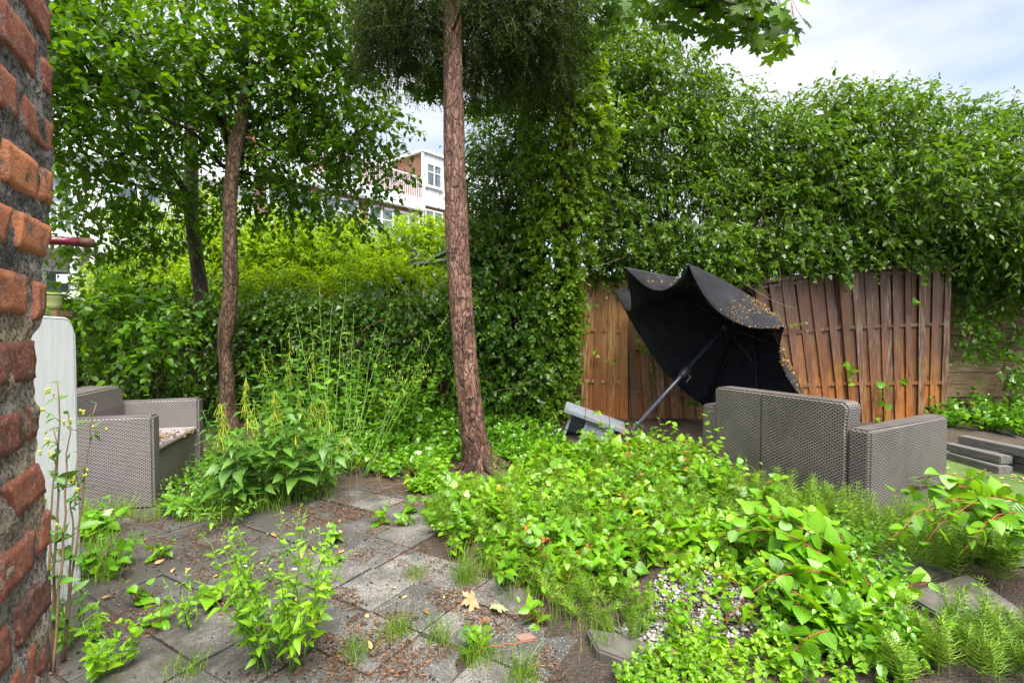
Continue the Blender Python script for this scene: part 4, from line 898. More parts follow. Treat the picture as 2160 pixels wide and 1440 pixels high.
ivywall('dense dark ivy wall covering the fence left of the kinked tree trunk', [(-6.6, -3.3, .05, 1.50, 5.95, .35), (-4.6, -3.2, 1.2, 1.62, 6.1, .4), (-5.6, -5.0, 1.45, 1.66, 6.0, .3), (-4.4, -3.9, 1.55, 1.8, 6.1, .3)], 2000, .066, M['leaf_ivy'])
ivywall('dark ivy wall covering the fence between the kinked tree and the big conifer', [(-3.3, -.35, .45, 1.50, 6.15, .32), (-3.3, -2.2, .05, .6, 6.1, .3), (-1.1, -.2, .05, .6, 6.25, .2), (-3.2, -.3, 1.30, 1.62, 6.25, .4), (-3.3, -.35, .9, 1.6, 6.0, .2), (-2.9, -2.3, 1.55, 1.74, 6.2, .3), (-1.9, -1.5, 1.55, 1.80, 6.3, .3), (-1.2, -.4, 1.55, 1.72, 6.2, .3)], 2500, .064, M['leaf_ivy'])
ivywall('tall ivy and bramble thicket between the conifer and the orange fence panel', [(-.55, .40, .05, 1.7, 6.1, .45), (-.55, .40, 1.5, 2.6, 6.3, .5), (-.6, .4, .6, 2.6, 6.55, .1)], 1500, .072, M['leaf_ivy'])
ivywall('ivy curtain hanging over the slatted panels at the right', [(1.3, 6.2, 2.02, 2.5, 6.15, .38), (1.3, 6.3, 1.80, 2.25, 6.55, .12), (5.2, 6.5, 1.6, 1.95, 6.1, .25), (.9, 1.4, 1.85, 2.9, 6.3, .4), (2.0, 2.9, 1.80, 2.0, 6.05, .12), (3.5, 3.9, 1.95, 2.05, 5.95, .1)], 2500, .070, M['leaf_hedge'], sagd=.7)

def hedge(label, blob, N, leaf, base, stems, name='overgrown_hedge', mat='leaf_hedge', tp=OVN, n=8, fr=.5, lmin=.2, lmax=.5, lo=.45, up=.85, down=.5, cat='hedge', **k):
    t_ = thing(name, label, cat, base); ps, ds = blobs(blob, N, lo, 1.04, fr)
    ds = nrmz(ds*.8+rng.normal(0, .35, ds.shape)+[0, -.12, .12]); crown(t_, base, ps, ds, lmin, lmax, n, leaf, tp, M[mat], name='foliage', twigmat=M['twig'], up=up, down=down, sag=.25, side=.8, fwd=.45, jit=.36, **k)
    if stems: branches('branch', stems, .045, .010, M['bark_dark'], t_, base, 14, 7)
    return t_
b1 = np.array([1.9, 7.1, 0.05])
hedge('tall dark hedge tree bulging above the parasol, beside the ivy clad trunk', [B(1300, 160, 7.0, .62, .6, .52), B(1400, 190, 6.9, .55, .6, .42), B(1270, 300, 6.8, .5, .6, .7), B(1400, 310, 6.7, .7, .6, .45), B(1470, 230, 6.9, .25, .4, .35), B(1530, 270, 6.8, .45, .5, .32), B(1600, 300, 6.8, .35, .5, .30), B(1450, 420, 6.6, .9, .5, .45), B(1300, 470, 6.7, .5, .4, .5), B(1350, 105, 7.1, .4, .4, .14), B(1250, 130, 7.0, .2, .3, .25), B(1450, 420, 7.6, 1.7, .25, .75), B(1330, 260, 7.6, .9, .25, .6), B(1540, 380, 7.5, .9, .25, .5)], 4200, .085, b1,
      [[b1, b1+[0, 0, 1.6], P(1290, 230, 7.0), P(1260, 120, 7)], [b1, b1+[.1, -.1, 1.5], P(1400, 260, 6.8), P(1480, 200, 6.9)], [b1, b1+[.2, -.1, 1.5], P(1430, 330, 6.7), P(1620, 290, 6.6)], [P(1320, 240, 6.6), P(1380, 245, 6.4), P(1480, 290, 6.4)]], mat='leaf_hedge')
b2 = np.array([4.9, 7.3, .05])
hedge('huge glossy green hedge filling the sky line above the right fence panels', [B(1740, 275, 6.9, .50, .6, .46), B(1815, 260, 6.9, .36, .5, .32), B(1850, 300, 6.6, .7, .7, .42), B(1700, 340, 6.6, .6, .6, .45), B(1980, 305, 6.7, .62, .6, .42), B(2120, 325, 6.6, .6, .6, .40), B(1800, 420, 6.3, .8, .5, .5), B(1960, 400, 6.0, .8, .6, .5), B(2110, 430, 5.9, .7, .6, .6), B(1900, 470, 6.5, 1.6, .3, .4), B(1630, 430, 6.5, .5, .5, .45), B(2230, 350, 6.4, .6, .6, .7), B(1655, 300, 6.9, .16, .4, .22), B(2080, 500, 6.1, .7, .35, .22), B(2180, 540, 5.9, .5, .4, .3), B(1850, 420, 7.5, 2.3, .25, .65), B(2050, 480, 7.5, 1.6, .25, .8), B(1720, 470, 7.4, 1.2, .25, .55)], 6200, .088, b2,
      [[b2, b2+[0, 0, 1.6], P(1800, 330, 6.7), P(1740, 200, 6.9)], [b2, b2+[.1, -.1, 1.5], P(1950, 350, 6.6), P(2000, 230, 6.8)], [b2, b2+[-.2, -.1, 1.5], P(1700, 420, 6.6), P(1620, 360, 6.5)], [b2, b2+[.2, -.1, 1.6], P(2050, 420, 6.3), P(2200, 330, 6.4)], [P(1700, 370, 6.7), P(1650, 375, 6.5), P(1590, 360, 6.4)]])
b3 = np.array([.35, 7.3, .05])
hedge('dark leafy bush above the thicket, just right of the conifer trunk', [B(1070, 290, 7.0, .45, .5, .32), B(1040, 380, 6.9, .38, .5, .5), B(1110, 400, 6.8, .55, .5, .55), B(1060, 500, 6.7, .5, .5, .5), B(1160, 330, 6.9, .5, .5, .6), B(1020, 560, 6.6, .35, .4, .4), B(1130, 250, 6.9, .35, .4, .25), B(1090, 430, 7.6, .8, .2, .9)], 2200, .075, b3,
      [[b3, b3+[0, 0, 1.5], P(1060, 420, 7), P(1040, 320, 7)], [b3, b3+[.1, 0, 1.5], P(1120, 400, 6.9), P(1150, 280, 6.9)]], name='dark_bush', cat='bush')
b4 = np.array([-1.9, 8.6, .05])
hedge('bright yellow green wisteria glowing behind the ivy wall', [B(560, 560, 8.6, .8, .6, .45), B(680, 530, 8.8, .8, .6, .35), B(790, 560, 8.6, .7, .6, .40), B(880, 530, 8.7, .5, .6, .42), B(620, 620, 7.8, 1.2, .5, .25), B(830, 600, 7.7, .9, .5, .28), B(500, 520, 8.8, .4, .5, .45), B(740, 500, 9, .3, .4, .2), B(460, 600, 8.2, .5, .4, .35), B(930, 510, 8.6, .25, .4, .25), B(600, 500, 9.0, .6, .4, .35)], 3300, .088, b4,
      [[b4, b4+[0, -.1, 1.0], P(600, 600, 8.6), P(560, 500, 8.6)], [b4, b4+[.2, 0, 1.0], P(760, 600, 8.6), P(860, 500, 8.6)], [b4, b4+[.1, 0, 1], P(700, 560, 8.6), P(690, 450, 8.6)]], name='wisteria', mat='leaf_wist', tp=OVN, n=12, cat='shrub', lmin=.25, lmax=.45, lo=.1)
hedge('sunlit yellow green shrub filling the view behind the left slender tree', [B(330, 560, 8.6, .55, .5, .28), B(420, 520, 8.8, .45, .5, .35), B(240, 600, 8.4, .4, .4, .14), B(380, 620, 8.2, .7, .4, .25), B(430, 440, 9, .3, .4, .25), B(300, 470, 8.6, .3, .4, .15)], 1100, .085, np.array([-5.6, 8.7, .05]), None, name='sunlit_shrub', mat='leaf_wist', cat='shrub', n=11, lo=.1)
hedge('dark leafy bush at the bottom left below the pale balcony railing', [B(300, 690, 7.3, .8, .4, .18), B(180, 690, 7.0, .5, .4, .16), B(400, 650, 7.5, .3, .4, .2)], 300, .075, np.array([-5.3, 7.2, .05]), None, name='leafy_bush', mat='leaf_tree', cat='bush')
# ============================================================ houses beyond the garden
HO = np.array([-4.33, 25.0]); HE = nrmz(np.array([.63, .78])); HN = np.array([HE[1], -HE[0]]); HROT = math.atan2(HE[1], HE[0])
def hs(px):
    k = (px-1080)/F; return (25*k-HO[0])/(HE[0]-HE[1]*k)
def hz(px, py): D = 25+HE[1]*hs(px); return CH+(690-py)*D/F
M['siding'] = None
def sidingmat():
    m, t, o = newmat('white_siding'); co = objco(t); x = nd(t, 'ShaderNodeSeparateXYZ'); t.links.new(co, x.inputs[0])
    f = mth(t, 'FRACT', mth(t, 'MULTIPLY', x.outputs[2], 5.5)); c = mixc(t, mth(t, 'LESS_THAN', f, .1), (.62, .64, .66), (.40, .42, .45))
    c = mixc(t, ramp(t, noise(t, 1.5, objco(t, (1, 1, .3)), 5, .7), [(.5, (0, 0, 0)), (.75, (.5, .5, .5))]), c, (.42, .42, .38)); princ(t, o, c, .5, bump(t, f, .3, .01), .4); return m
def brickmat():
    m, t, o = newmat('house_brick'); uv = nd(t, 'ShaderNodeTexCoord').outputs['UV']
    b = nd(t, 'ShaderNodeTexBrick', {'Vector': uv, 'Scale': 1.0, 'Color1': (.20, .075, .045, 1), 'Color2': (.13, .05, .035, 1), 'Mortar': (.30, .26, .22, 1), 'Mortar Size': .008, 'Brick Width': .22, 'Row Height': .065})
    c = mixc(t, ramp(t, noise(t, 1.2, objco(t), 4), [(.45, (0, 0, 0)), (.6, (.6, .6, .6))]), b.outputs['Color'], (.28, .09, .045)); princ(t, o, c, .85, None, .2); return m
M['siding'] = sidingmat(); M['hbrick'] = brickmat(); M['wframe'] = plain('white_frame', (.66, .68, .70), .4, .4, 3, .08, .05); M['roofing'] = plain('roof_felt', (.10, .10, .11), .8)
def glassmat():
    m, t, o = newmat('window_glass'); n = noise(t, 1.2, objco(t), 2); c = ramp(t, n, [(.4, (.05, .075, .085)), (.6, (.16, .20, .22))]); princ(t, o, c, .08, None, .8); return m
M['glass'] = glassmat(); M['rail'] = plain('grey_railing', (.40, .42, .46), .5); M['railw'] = plain('white_railing', (.62, .62, .64), .5, .4, 6, .2, .1, dirt=(.3, .28, .22), ds=6)
def house(label, s0, s1):
    o_ = HO+HE*s0; t_ = thing('terraced_house', label, 'house', (o_[0], o_[1], 0), HROT); t_['s0'] = s0; return t_
def window(t_, s0, s1, z0, z1, y=0.0, nx=2, nz=2, fw=.07):
    """local y is negative towards the garden"""
    s0 -= t_['s0']; s1 -= t_['s0']; bm = bmesh.new()
    addbox(bm, (s0, y-.05, z0), (s1, y-.002, z0+fw)); addbox(bm, (s0, y-.05, z1-fw), (s1, y-.002, z1))
    for i in range(nx+1):
        x = s0+(s1-s0-fw)*i/nx; addbox(bm, (x, y-.049, z0+fw), (x+fw, y-.002, z1-fw))
    for i in range(1, nz):
        z = z0+(z1-z0)*(.62 if nz == 2 else i/nz)
        for j in range(nx): addbox(bm, (s0+(s1-s0-fw)*j/nx+fw, y-.045, z-.02), (s0+(s1-s0-fw)*(j+1)/nx, y-.004, z+.02))
    w = finish(bm, 'window', M['wframe'], t_); box('pane', (s0+fw*.5, y-.022, z0+fw*.5), (s1-fw*.5, y-.012, z1-fw*.5), M['glass'], w)
    box('sill', (s0-.06, y-.11, z0-.06), (s1+.06, y-.001, z0-.002), M['wframe'], w); return w
def railing(t_, s0, s1, z0, z1, y, mat, step=.11, post=1.5, name='balcony_railing'):
    s0 -= t_['s0']; s1 -= t_['s0']; bm = bmesh.new(); addbox(bm, (s0, y-.03, z1-.05), (s1, y+.03, z1)); addbox(bm, (s0, y-.02, z0+.06), (s1, y+.02, z0+.10))
    n = max(1, int((s1-s0)/step))
    for i in range(n+1):
        x = s0+(s1-s0)*i/n; addbox(bm, (x-.014, y-.014, z0+.10), (x+.014, y+.014, z1-.05))
    return finish(bm, name, mat, t_)
A_ = house('white sided upper house block with drainpipe and brick side wall, seen beside the conifer trunk', 0, 8)
box('wall', (0, 0, 0), (8, 7, hz(893, 421)-.35), M['hbrick'], A_)
box('upper_wall', (.0, -.05, hz(893, 421)-.33), (8, 0, 9.7), M['siding'], A_)
box('side_wall', (.02, .002, hz(893, 421)-.33), (7.98, 6.98, 9.66), M['hbrick'], A_)
rf = box('roof', (-.12, -.16, 9.71), (8.1, 7.1, 9.84), M['wframe'], A_); box('felt', (-.02, -.05, 9.845), (8, 7, 9.9), M['roofing'], rf)
box('white_band', (0, -.12, hz(900, 436)), (8, -.055, hz(900, 429)), M['wframe'], A_)
window(A_, .18, 1.18, hz(915, 399), hz(915, 351), -.05); window(A_, .12, 1.30, hz(915, 476), hz(915, 446), 0, 2, 1); window(A_, 2.6, 4.2, hz(985, 420), hz(985, 383), -.05, 3, 2)
window(A_, .3, 2.6, 2.6, 4.6, 0, 3, 2)
obj('drainpipe', tubemesh('drainpipe', [np.array([[-.10, -.12, 9.6], [-.10, -.12, 5], [-.10, -.12, 0]])], .05, M['wframe'], 8), A_)
Bh = house('middle house with brick roof terrace, white fascia and long balcony, behind the left tree', -8, -.02); zt = hz(880, 424)
box('wall', (0, 0, 0), (7.98, 7, zt-.55), M['hbrick'], Bh); box('fascia', (-.0, -.30, zt-.5), (7.9, 6.9, zt), M['wframe'], Bh)
box('terrace_wall', (0, 2.4, zt+.003), (7.98, 7, 9.3), M['hbrick'], Bh); box('roof', (-.1, 2.2, 9.303), (7.97, 7.1, 9.45), M['wframe'], Bh)
railing(Bh, -7.9, -.15, zt, hz(880, 376), -.12, M['railw']); window(Bh, -3.4, -1.9, zt+.2, zt+1.7, 2.4, 2, 2); window(Bh, -6.8, -4.4, zt+.2, zt+1.7, 2.4, 2, 2)
for a, b_ in ((-3.15, -1.75), (-1.6, -.25), (-5.4, -3.6), (-7.6, -5.8)): window(Bh, a, b_, hz(800, 506), hz(830, 443), 0, 2, 2, .1)
for a in (-7.4, -4.6, -2.2): window(Bh, a, a+1.7, 1.2, 3.4, 0, 2, 2, .1)
box('balcony_floor', (0, -1.6, 4.1), (7.98, -.002, 4.28), M['wframe'], Bh)
railing(Bh, -7.95, -.02, 4.28, 5.35, -1.55, M['rail'], .12); box('balcony_screen', (.02, -1.52, 4.36), (7.9, -1.50, 5.25), plain('screen', (.34, .36, .41), .5), Bh)
Ch = house('white sided house nearest on the left, glimpsed through the tree crown', -17, -8.02)
box('wall', (0, .0, 0), (8.98, 7, 6.2), M['siding'], Ch); box('fascia', (0, -.3, 6.203), (8.9, 6.9, 6.6), M['wframe'], Ch); box('upper_wall', (0, 2.2, 6.603), (8.98, 7, 9.2), M['siding'], Ch); box('roof', (-.1, 2.0, 9.203), (8.97, 7.1, 9.4), M['roofing'], Ch)
for a in (-16.4, -14.4, -12.2, -10.2):
    window(Ch, a, a+1.3, 3.9, 5.6, 0, 2, 2, .09); window(Ch, a, a+1.2, 1.0, 2.9, 0, 2, 2, .09); window(Ch, a, a+1.2, 7.0, 8.5, 2.2, 2, 2, .09)
railing(Ch, -16.9, -8.1, 6.6, 7.6, -.2, M['railw'])
box('balcony_floor', (2, -1.5, 3.3), (8.9, -.002, 3.45), M['wframe'], Ch); railing(Ch, -15, -8.1, 3.45, 4.5, -1.45, M['railw'], .14)

def whiterail():
    D = 9.2; a = P(120, 640, D); b = P(385, 655, D); t_ = thing('white_railing', 'white painted timber railing glimpsed through the left tree below its branches', 'railing', a)
    for (p0, p1, h) in (((120, 588), (375, 585), .16), ((120, 624), (375, 628), .12)):
        q0, q1 = P(*p0, D)-a, P(*p1, D)-a; bm = bmesh.new(); addbox(bm, (q0[0], -.02, q0[2]-h/2), (q1[0], .02, q0[2]+h/2)); finish(bm, 'rail', M['railw'], t_, .005)
    for px in (150, 192, 236, 278, 330, 370):
        q = P(px, 540, D)-a; box('post', (q[0]-.05, .022, -1.2), (q[0]+.05, .12, q[2]), M['railw'], t_, .005)
    # pergola by the wisteria
    g = plain('green_timber', (.06, .08, .06), .7, .3, 8, .4, .3, dirt=(.05, .09, .03), ds=4); c = P(905, 560, 7.6); t2 = thing('pergola', 'dark weathered timber beams showing in the wisteria left of the conifer trunk', 'pergola', c)
    for p0, p1, r_ in (((868, 560, 7.6), (960, 548, 7.4), .045), ((872, 527, 7.6), (872, 640, 7.6), .05), ((780, 640, 7.0), (848, 590, 7.3), .09), ((955, 527, 7.8), (880, 560, 7.9), .04)):
        q0, q1 = P(*p0)-c, P(*p1)-c; obj('beam', tubemesh('beam', [np.array([q0, (q0+q1)/2, q1])], r_, g, 4, False), t2)
    # lantern-like yellow pot on a post at the far left
    c = P(112, 655, 4.6); t3 = thing('plastic_pot', 'pale yellow green plastic pot on a ledge just above the white board', 'pot', c)
    prof = [(0, .07), (.05, .075), (.10, .078), (.12, .085), (.14, .085)]; obj('body', tubemesh('body', [np.array([[0, 0, z] for z, _ in prof])], [[r_ for _, r_ in prof]], plain('yellow_pot', (.22, .24, .09), .6), 20), t3)
    obj('rim', tubemesh('rim', [np.array([[0, 0, .14], [0, 0, .155]])], [[.092, .092]], plain('pot_rim', (.26, .28, .12), .6), 20), t3)
    tb = tag(box('wooden_ledge', (-.35, -.1, -.06), (.12, .14, -.002), M['wood_h'], None, .006), 'short wooden ledge under the yellow green pot at the far left', 'ledge'); tb.location = c
whiterail()

# ============================================================ low plants
def pathleaves(paths, nl, leaf, t0=.2, side=.85, fwd=.5, up=.9, down=.2, jit=.25, opp=False, taper=.5, flat=0.0, twist=2.4):
    N, K, _ = paths.shape; t = np.linspace(t0, 1, nl)[None]+rng.uniform(-.03, .03, (N, nl)); t = np.clip(t, 0, .999); u = t*(K-1); i = u.astype(int); f = (u-i)[..., None]; r = np.arange(N)[:, None]
    a = paths[r, i]; b = paths[r, i+1]; pos = a+(b-a)*f; d = nrmz(b-a); X, Y = perp(d.reshape(-1, 3)); X = X.reshape(d.shape); Y = Y.reshape(d.shape)
    k = np.arange(nl)[None]; ang = rng.uniform(0, 6.28, N)[:, None]*(1-flat)+(k*math.pi if (opp or flat) else k*twist)+(np.floor(k/2)*math.pi/2 if opp else 0)+rng.normal(0, .3, (N, nl))
    if flat: ang = k*math.pi+rng.normal(0, .35, (N, nl))+0*r
    s = np.cos(ang)[..., None]*X+np.sin(ang)[..., None]*Y
    ax = d*fwd+s*side+rng.normal(0, jit*.6, d.shape); ax[..., 2] -= down; nr = rng.normal(0, jit, d.shape)+.2*s; nr[..., 2] += up
    sz = leaf*rng.uniform(.7, 1.2, (N, nl))*(1-taper*np.clip(t-.55, 0, 1)/.45)
    rr = np.clip(rng.random(N)[:, None]*.5+rng.random((N, nl))*.5, 0, 1)
    return pos.reshape(-1, 3), ax.reshape(-1, 3), nr.reshape(-1, 3), sz.ravel(), rr.ravel()
def stems(base, tip, bow=.1, K=9, wob=.01):
    base = np.asarray(base, float); tip = np.asarray(tip, float); N = len(base); t = np.linspace(0, 1, K)[None, :, None]; P_ = base[:, None]+(tip-base)[:, None]*t
    P_[..., 2] += (bow*np.linalg.norm((tip-base)[:, :2], axis=1))[:, None]*4*t[..., 0]*(1-t[..., 0]); P_ += rng.normal(0, wob, P_.shape)*t; return P_
def plant(name, label, cat, base, paths, nl, leaf, tp, mat, sr=.003, smat='stem', group=None, flower=None, smooth=True, petiole=0, **k):
    base = np.asarray(base, float); t_ = thing(name, label, cat, base, 0, group); K = paths.shape[1]
    if len(paths): localize(obj('stem', tubemesh('stem', paths, np.linspace(sr, sr*.4, K)[None], M[smat], 5), t_), base)
    pos, ax, nr, sz, rr = pathleaves(paths, nl, leaf, **k)
    if petiole:
        q = pos+nrmz(ax)*sz[:, None]*petiole+[0, 0, .004]; localize(obj('leaf_stalks', tubemesh('leaf_stalks', np.stack([pos, (pos+q)/2, q], 1), .0011, M[smat], 3, False, False), t_), base); pos = q
    localize(obj('leaves', leafmesh('leaves', pos, ax, nr, sz, tp, M[mat], rr, None, smooth), t_), base)
    return t_
def weed(name, label, cat, px, z, n, h, spread, leaf, tp, mat, nl, r0=.03, group=None, lean=(0, 0), bow=.15, **k):
    b = G(px[0], px[1], z); a = rng.uniform(0, 6.28, n); rb = r0*rng.random(n)**.5; bs = b+np.stack([np.cos(a)*rb, np.sin(a)*rb, np.zeros(n)], -1); sp = spread*rng.uniform(.3, 1, n); a2 = a+rng.normal(0, .5, n)
    tips = bs+np.stack([np.cos(a2)*sp+lean[0], np.sin(a2)*sp+lean[1], h*rng.uniform(.55, 1.05, n)], -1); return plant(name, label, cat, b, stems(bs, tips, bow), nl, leaf, tp, mat, group=group, **k)
def wpoly(pxs, z=.03): return [tuple(G(x, y, z)[:2]) for x, y in pxs]
def scatter(poly, n, seedden=None):
    p = np.array(poly); lo, hi = p.min(0), p.max(0); q = rng.uniform(lo, hi, (n*6, 2)); q = q[inpoly(q[:, 0], q[:, 1], poly)]
    cb = G(1015, 985, .03); q = q[((q[:, 0]-cb[0])/.30)**2+((q[:, 1]-cb[1]+.22)/.42)**2 > 1]
    if seedden is not None: q = q[rng.random(len(q)) < seedden(q[:, 0], q[:, 1])]
    q = q[:n]; return np.stack([q[:, 0], q[:, 1], gzp(q[:, 0], q[:, 1])], -1)
def cover(name, label, cat, bs, h, spread, leaf, tp, mat, nl, sr=.002, smat='stem', bow=.1, smooth=False, hf=None, lean=(0, 0), **k):
    """uncountable low growth: one object (stems are its part)"""
    n = len(bs); a = rng.uniform(0, 6.28, n); hh = h*rng.uniform(.4, 1.1, n)*(1 if hf is None else hf(bs[:, 0], bs[:, 1])); sp = spread*rng.random(n)
    tips = bs+np.stack([np.cos(a)*sp+lean[0], np.sin(a)*sp+lean[1], hh], -1); pt = stems(bs, tips, bow); pos, ax, nr, sz, rr = pathleaves(pt, nl, leaf, **k)
    o = obj(name, leafmesh(name, pos, ax, nr, sz, tp, M[mat], rr, None, smooth)); tag(o, label, cat, None, 'stuff')
    obj('stems', tubemesh('stems', pt, np.linspace(sr, sr*.5, pt.shape[1])[None], M[smat], 4), o); return o

# central bright weed mass
mass = wpoly([(905, 1062), (1000, 1022), (1120, 1005), (1260, 1010), (1400, 1030), (1500, 1060), (1590, 1110), (1640, 1165), (1560, 1230), (1385, 1215), (1300, 1255), (1170, 1260), (1050, 1215), (1010, 1160), (925, 1130)])
hfun = lambda x, y: (.72+.42*sn(x, y, 3.3, 11))*(.75+.75*np.clip(sstep(.2, 1.0, x), 0, 1)*sstep(2.7, 3.4, y))
cover('leafy_weeds', 'dense mass of bright green leafy weeds right of the paving, before the parasol', 'weeds', scatter(mass, 520), .36, .20, .068, OVB, 'leaf_knot', 12, .0022, 'stem_red', hf=hfun, smooth=True, up=.9, down=.12, jit=.3)
cover('leafy_weeds', 'lighter bushy weeds with small leaves filling the gaps of the central weed mass', 'weeds', scatter(mass, 420), .20, .12, .038, OV, 'leaf_weed', 12, .0016, 'stem', hf=hfun, up=.8)
cover('leafy_weeds', 'bright weeds at the back of the mass below the grey box and the parasol foot', 'weeds', scatter(wpoly([(1090, 1005), (1180, 965), (1300, 950), (1480, 975), (1500, 1040), (1300, 1010)]), 190), .22, .16, .078, OVB, 'leaf_knot', 12, .0022, 'stem_red', smooth=True)
# tall red stemmed shoots standing out of it
for i, (bp, tp_, lab) in enumerate([((1335, 1040), P(1257, 868, 4.0), 'upright shoot with round leaves reaching up in front of the grey box'), ((1470, 1050), P(1418, 888, 3.7), 'upright leafy shoot in front of the parasol pole foot'), ((1490, 1055), P(1492, 872, 3.6), 'upright leafy shoot at the left edge of the dark sofa back'), ((1520, 1060), P(1570, 965, 3.2), 'leafy shoot leaning right over the lower sofa back'), ((1560, 1120), P(1650, 1010, 2.9), 'arching leafy shoot low before the sofa back'), ((1180, 1030), P(1130, 925, 4.1), 'leafy shoot with round leaves right of the conifer foot')]):
    b = G(*bp, .05); pt = stems([b, b+[.03, 0, 0], b+[-.03, .02, 0]], [tp_, tp_+[.12, .05, -.12], tp_+[-.13, .03, -.15]], .12); plant('leafy_shoot', lab, 'plant', b, pt, 11, .088, OVB, 'leaf_knot', .0032, 'stem_red', 'leafy shoots rising from the weed mass', t0=.25, up=.8, jit=.3)

# ivy and herbs under the fence and round the conifer
ug = wpoly([(660, 985), (820, 1010), (960, 1015), (1010, 1005), (1180, 985), (1200, 935), (1000, 905), (620, 905)])
cover('ground_ivy', 'low glossy green ivy and herbs covering the soil at the foot of the ivy wall', 'ground cover', scatter(ug, 1100), .17, .14, .062, HEART, 'leaf_cover', 8, .0015, up=.9, down=.1, jit=.35)
ug2 = wpoly([(860, 1040), (1010, 1035), (1120, 1000), (1060, 985), (900, 1000)])
cover('seedling_carpet', 'bright green lobed seedlings around the foot of the conifer', 'ground cover', scatter(ug2, 130), .14, .08, .072, IVY, 'leaf_knot', 6, .0015, 'stem_red')
lf = wpoly([(330, 1085), (420, 1090), (640, 1062), (700, 1020), (660, 930), (430, 960)])
cover('low_herbs', 'low green herbs between the left sofa and the nettles', 'ground cover', scatter(lf, 420), .22, .10, .040, OV, 'leaf_cover', 9)
rc = wpoly([(1960, 925), (2250, 938), (2250, 890), (1960, 890)])
cover('fence_herbs', 'glossy herbs along the foot of the plank fence at the right', 'ground cover', scatter(rc, 330), .30, .12, .07, HEART, 'leaf_cover', 8)
fr = wpoly([(1480, 1440), (1500, 1395), (1640, 1370), (1760, 1330), (1900, 1360), (2100, 1400), (2100, 1500), (1480, 1500)])
cover('clover_carpet', 'small round leaved herbs in the bottom right foreground', 'ground cover', scatter(wpoly([(1480, 1440), (1500, 1395), (1640, 1370), (1760, 1340), (1900, 1390), (1980, 1440), (1980, 1500), (1480, 1500)]), 170), .10, .07, .026, HEART, 'leaf_weed', 8, .0011, up=1.1, down=0)
fr2 = wpoly([(1310, 1440), (1330, 1400), (1480, 1375), (1500, 1440), (1480, 1500), (1310, 1500)])
cover('clover_carpet', 'small clover like herbs at the bottom edge beside the brown stone', 'ground cover', scatter(fr2, 150), .08, .05, .024, HEART, 'leaf_weed', 7, .0011, up=1.1, down=0)

# grass and horsetail
def blades(name, label, bs, h, w, mat, per=7, bend=.5):
    n = len(bs)*per; b = np.repeat(bs, per, 0)+np.concatenate([rng.normal(0, .022, (n, 2)), np.zeros((n, 1))], 1); a = rng.uniform(0, 6.28, n); L_ = h*rng.uniform(.4, 1.1, n); out_ = L_*bend*rng.uniform(.2, 1.3, n)
    tip = b+np.stack([np.cos(a)*out_, np.sin(a)*out_, L_*.9], -1); t = np.linspace(0, 1, 5)[None, :, None]; Pp = b[:, None]*(1-t)**2+2*t*(1-t)*(b[:, None]+[0, 0, 1]*(L_*.75)[:, None, None])+tip[:, None]*t*t
    return tag(obj(name, tubemesh(name, Pp, np.array([w, w*.95, w*.8, w*.5, w*.15])[None]*.5, M[mat], 3, False, False)), label, 'grass', None, 'stuff')
def horsetail(name, label, bs, h):
    n = len(bs); tips = bs+np.concatenate([rng.normal(0, .05, (n, 2)), (h*rng.uniform(.5, 1.1, n))[:, None]], 1); st = stems(bs, tips, .1, 9, .004); K = 11; paths = []
    t = np.linspace(.22, .98, K); u = t*8; i = np.minimum(u.astype(int), 7); f = (u-i)[None, :, None]; c = st[:, i]+(st[:, i+1]-st[:, i])*f
    W_ = 8; a = (np.arange(W_)*2*math.pi/W_)[None, None]+rng.uniform(0, 6.28, (n, K, 1)); L_ = (h*.34*(1-.65*t))[None, :, None]*rng.uniform(.6, 1.1, (n, K, W_)); d = np.stack([np.cos(a)*L_, np.sin(a)*L_, L_*.55], -1); e0 = c[:, :, None]+0*d; e2 = e0+d; e1 = e0+d*.5+np.array([0, 0, -.004]); pp = np.stack([e0, e1, e2], 3).reshape(-1, 3, 3)
    o = obj(name, tubemesh(name, pp, np.array([.0011, .0010, .0006])[None], M['horsetail'], 3, False, False)); tag(o, label, 'horsetail', None, 'stuff'); obj('stems', tubemesh('stems', st, .0013, M['horsetail'], 3, False, False), o)
hp = wpoly([(930, 1120), (1100, 1050), (1400, 1040), (1680, 1120), (1900, 1160), (2180, 1180), (2180, 1130), (1700, 1090), (1500, 1060), (1400, 1200), (1250, 1290), (1090, 1240)])
horsetail('horsetail', 'feathery green horsetail growing through the weed mass and before the right sofa', np.vstack([scatter(mass, 110), scatter(wpoly([(1500, 1070), (1640, 1100), (1900, 1150), (2160, 1160), (2160, 1260), (1880, 1240), (1640, 1180)]), 100), scatter(wpoly([(1560, 1090), (1800, 1125), (1990, 1130), (1990, 1160), (1800, 1160)]), 45)]), .27)
horsetail('horsetail', 'feathery horsetail sprawling in the bottom right corner', scatter(wpoly([(1900, 1440), (1990, 1370), (2090, 1350), (2180, 1400), (2200, 1500), (1900, 1500)]), 42), .20)
horsetail('horsetail', 'fine horsetail fringe along the near right edge of the paving', scatter(wpoly([(1020, 1210), (1110, 1260), (1250, 1330), (1330, 1370), (1380, 1330), (1290, 1270), (1110, 1220)]), 45), .15)
blades('wild_grass', 'thin green grass at the right edge of the paving and round the slabs', np.vstack([scatter(wpoly([(930, 1150), (1040, 1160), (1130, 1220), (1240, 1290), (1360, 1390), (1300, 1420), (1140, 1300), (1000, 1230)]), 40), scatter(mass, 90)]), .15, .0030, 'horsetail', 6)
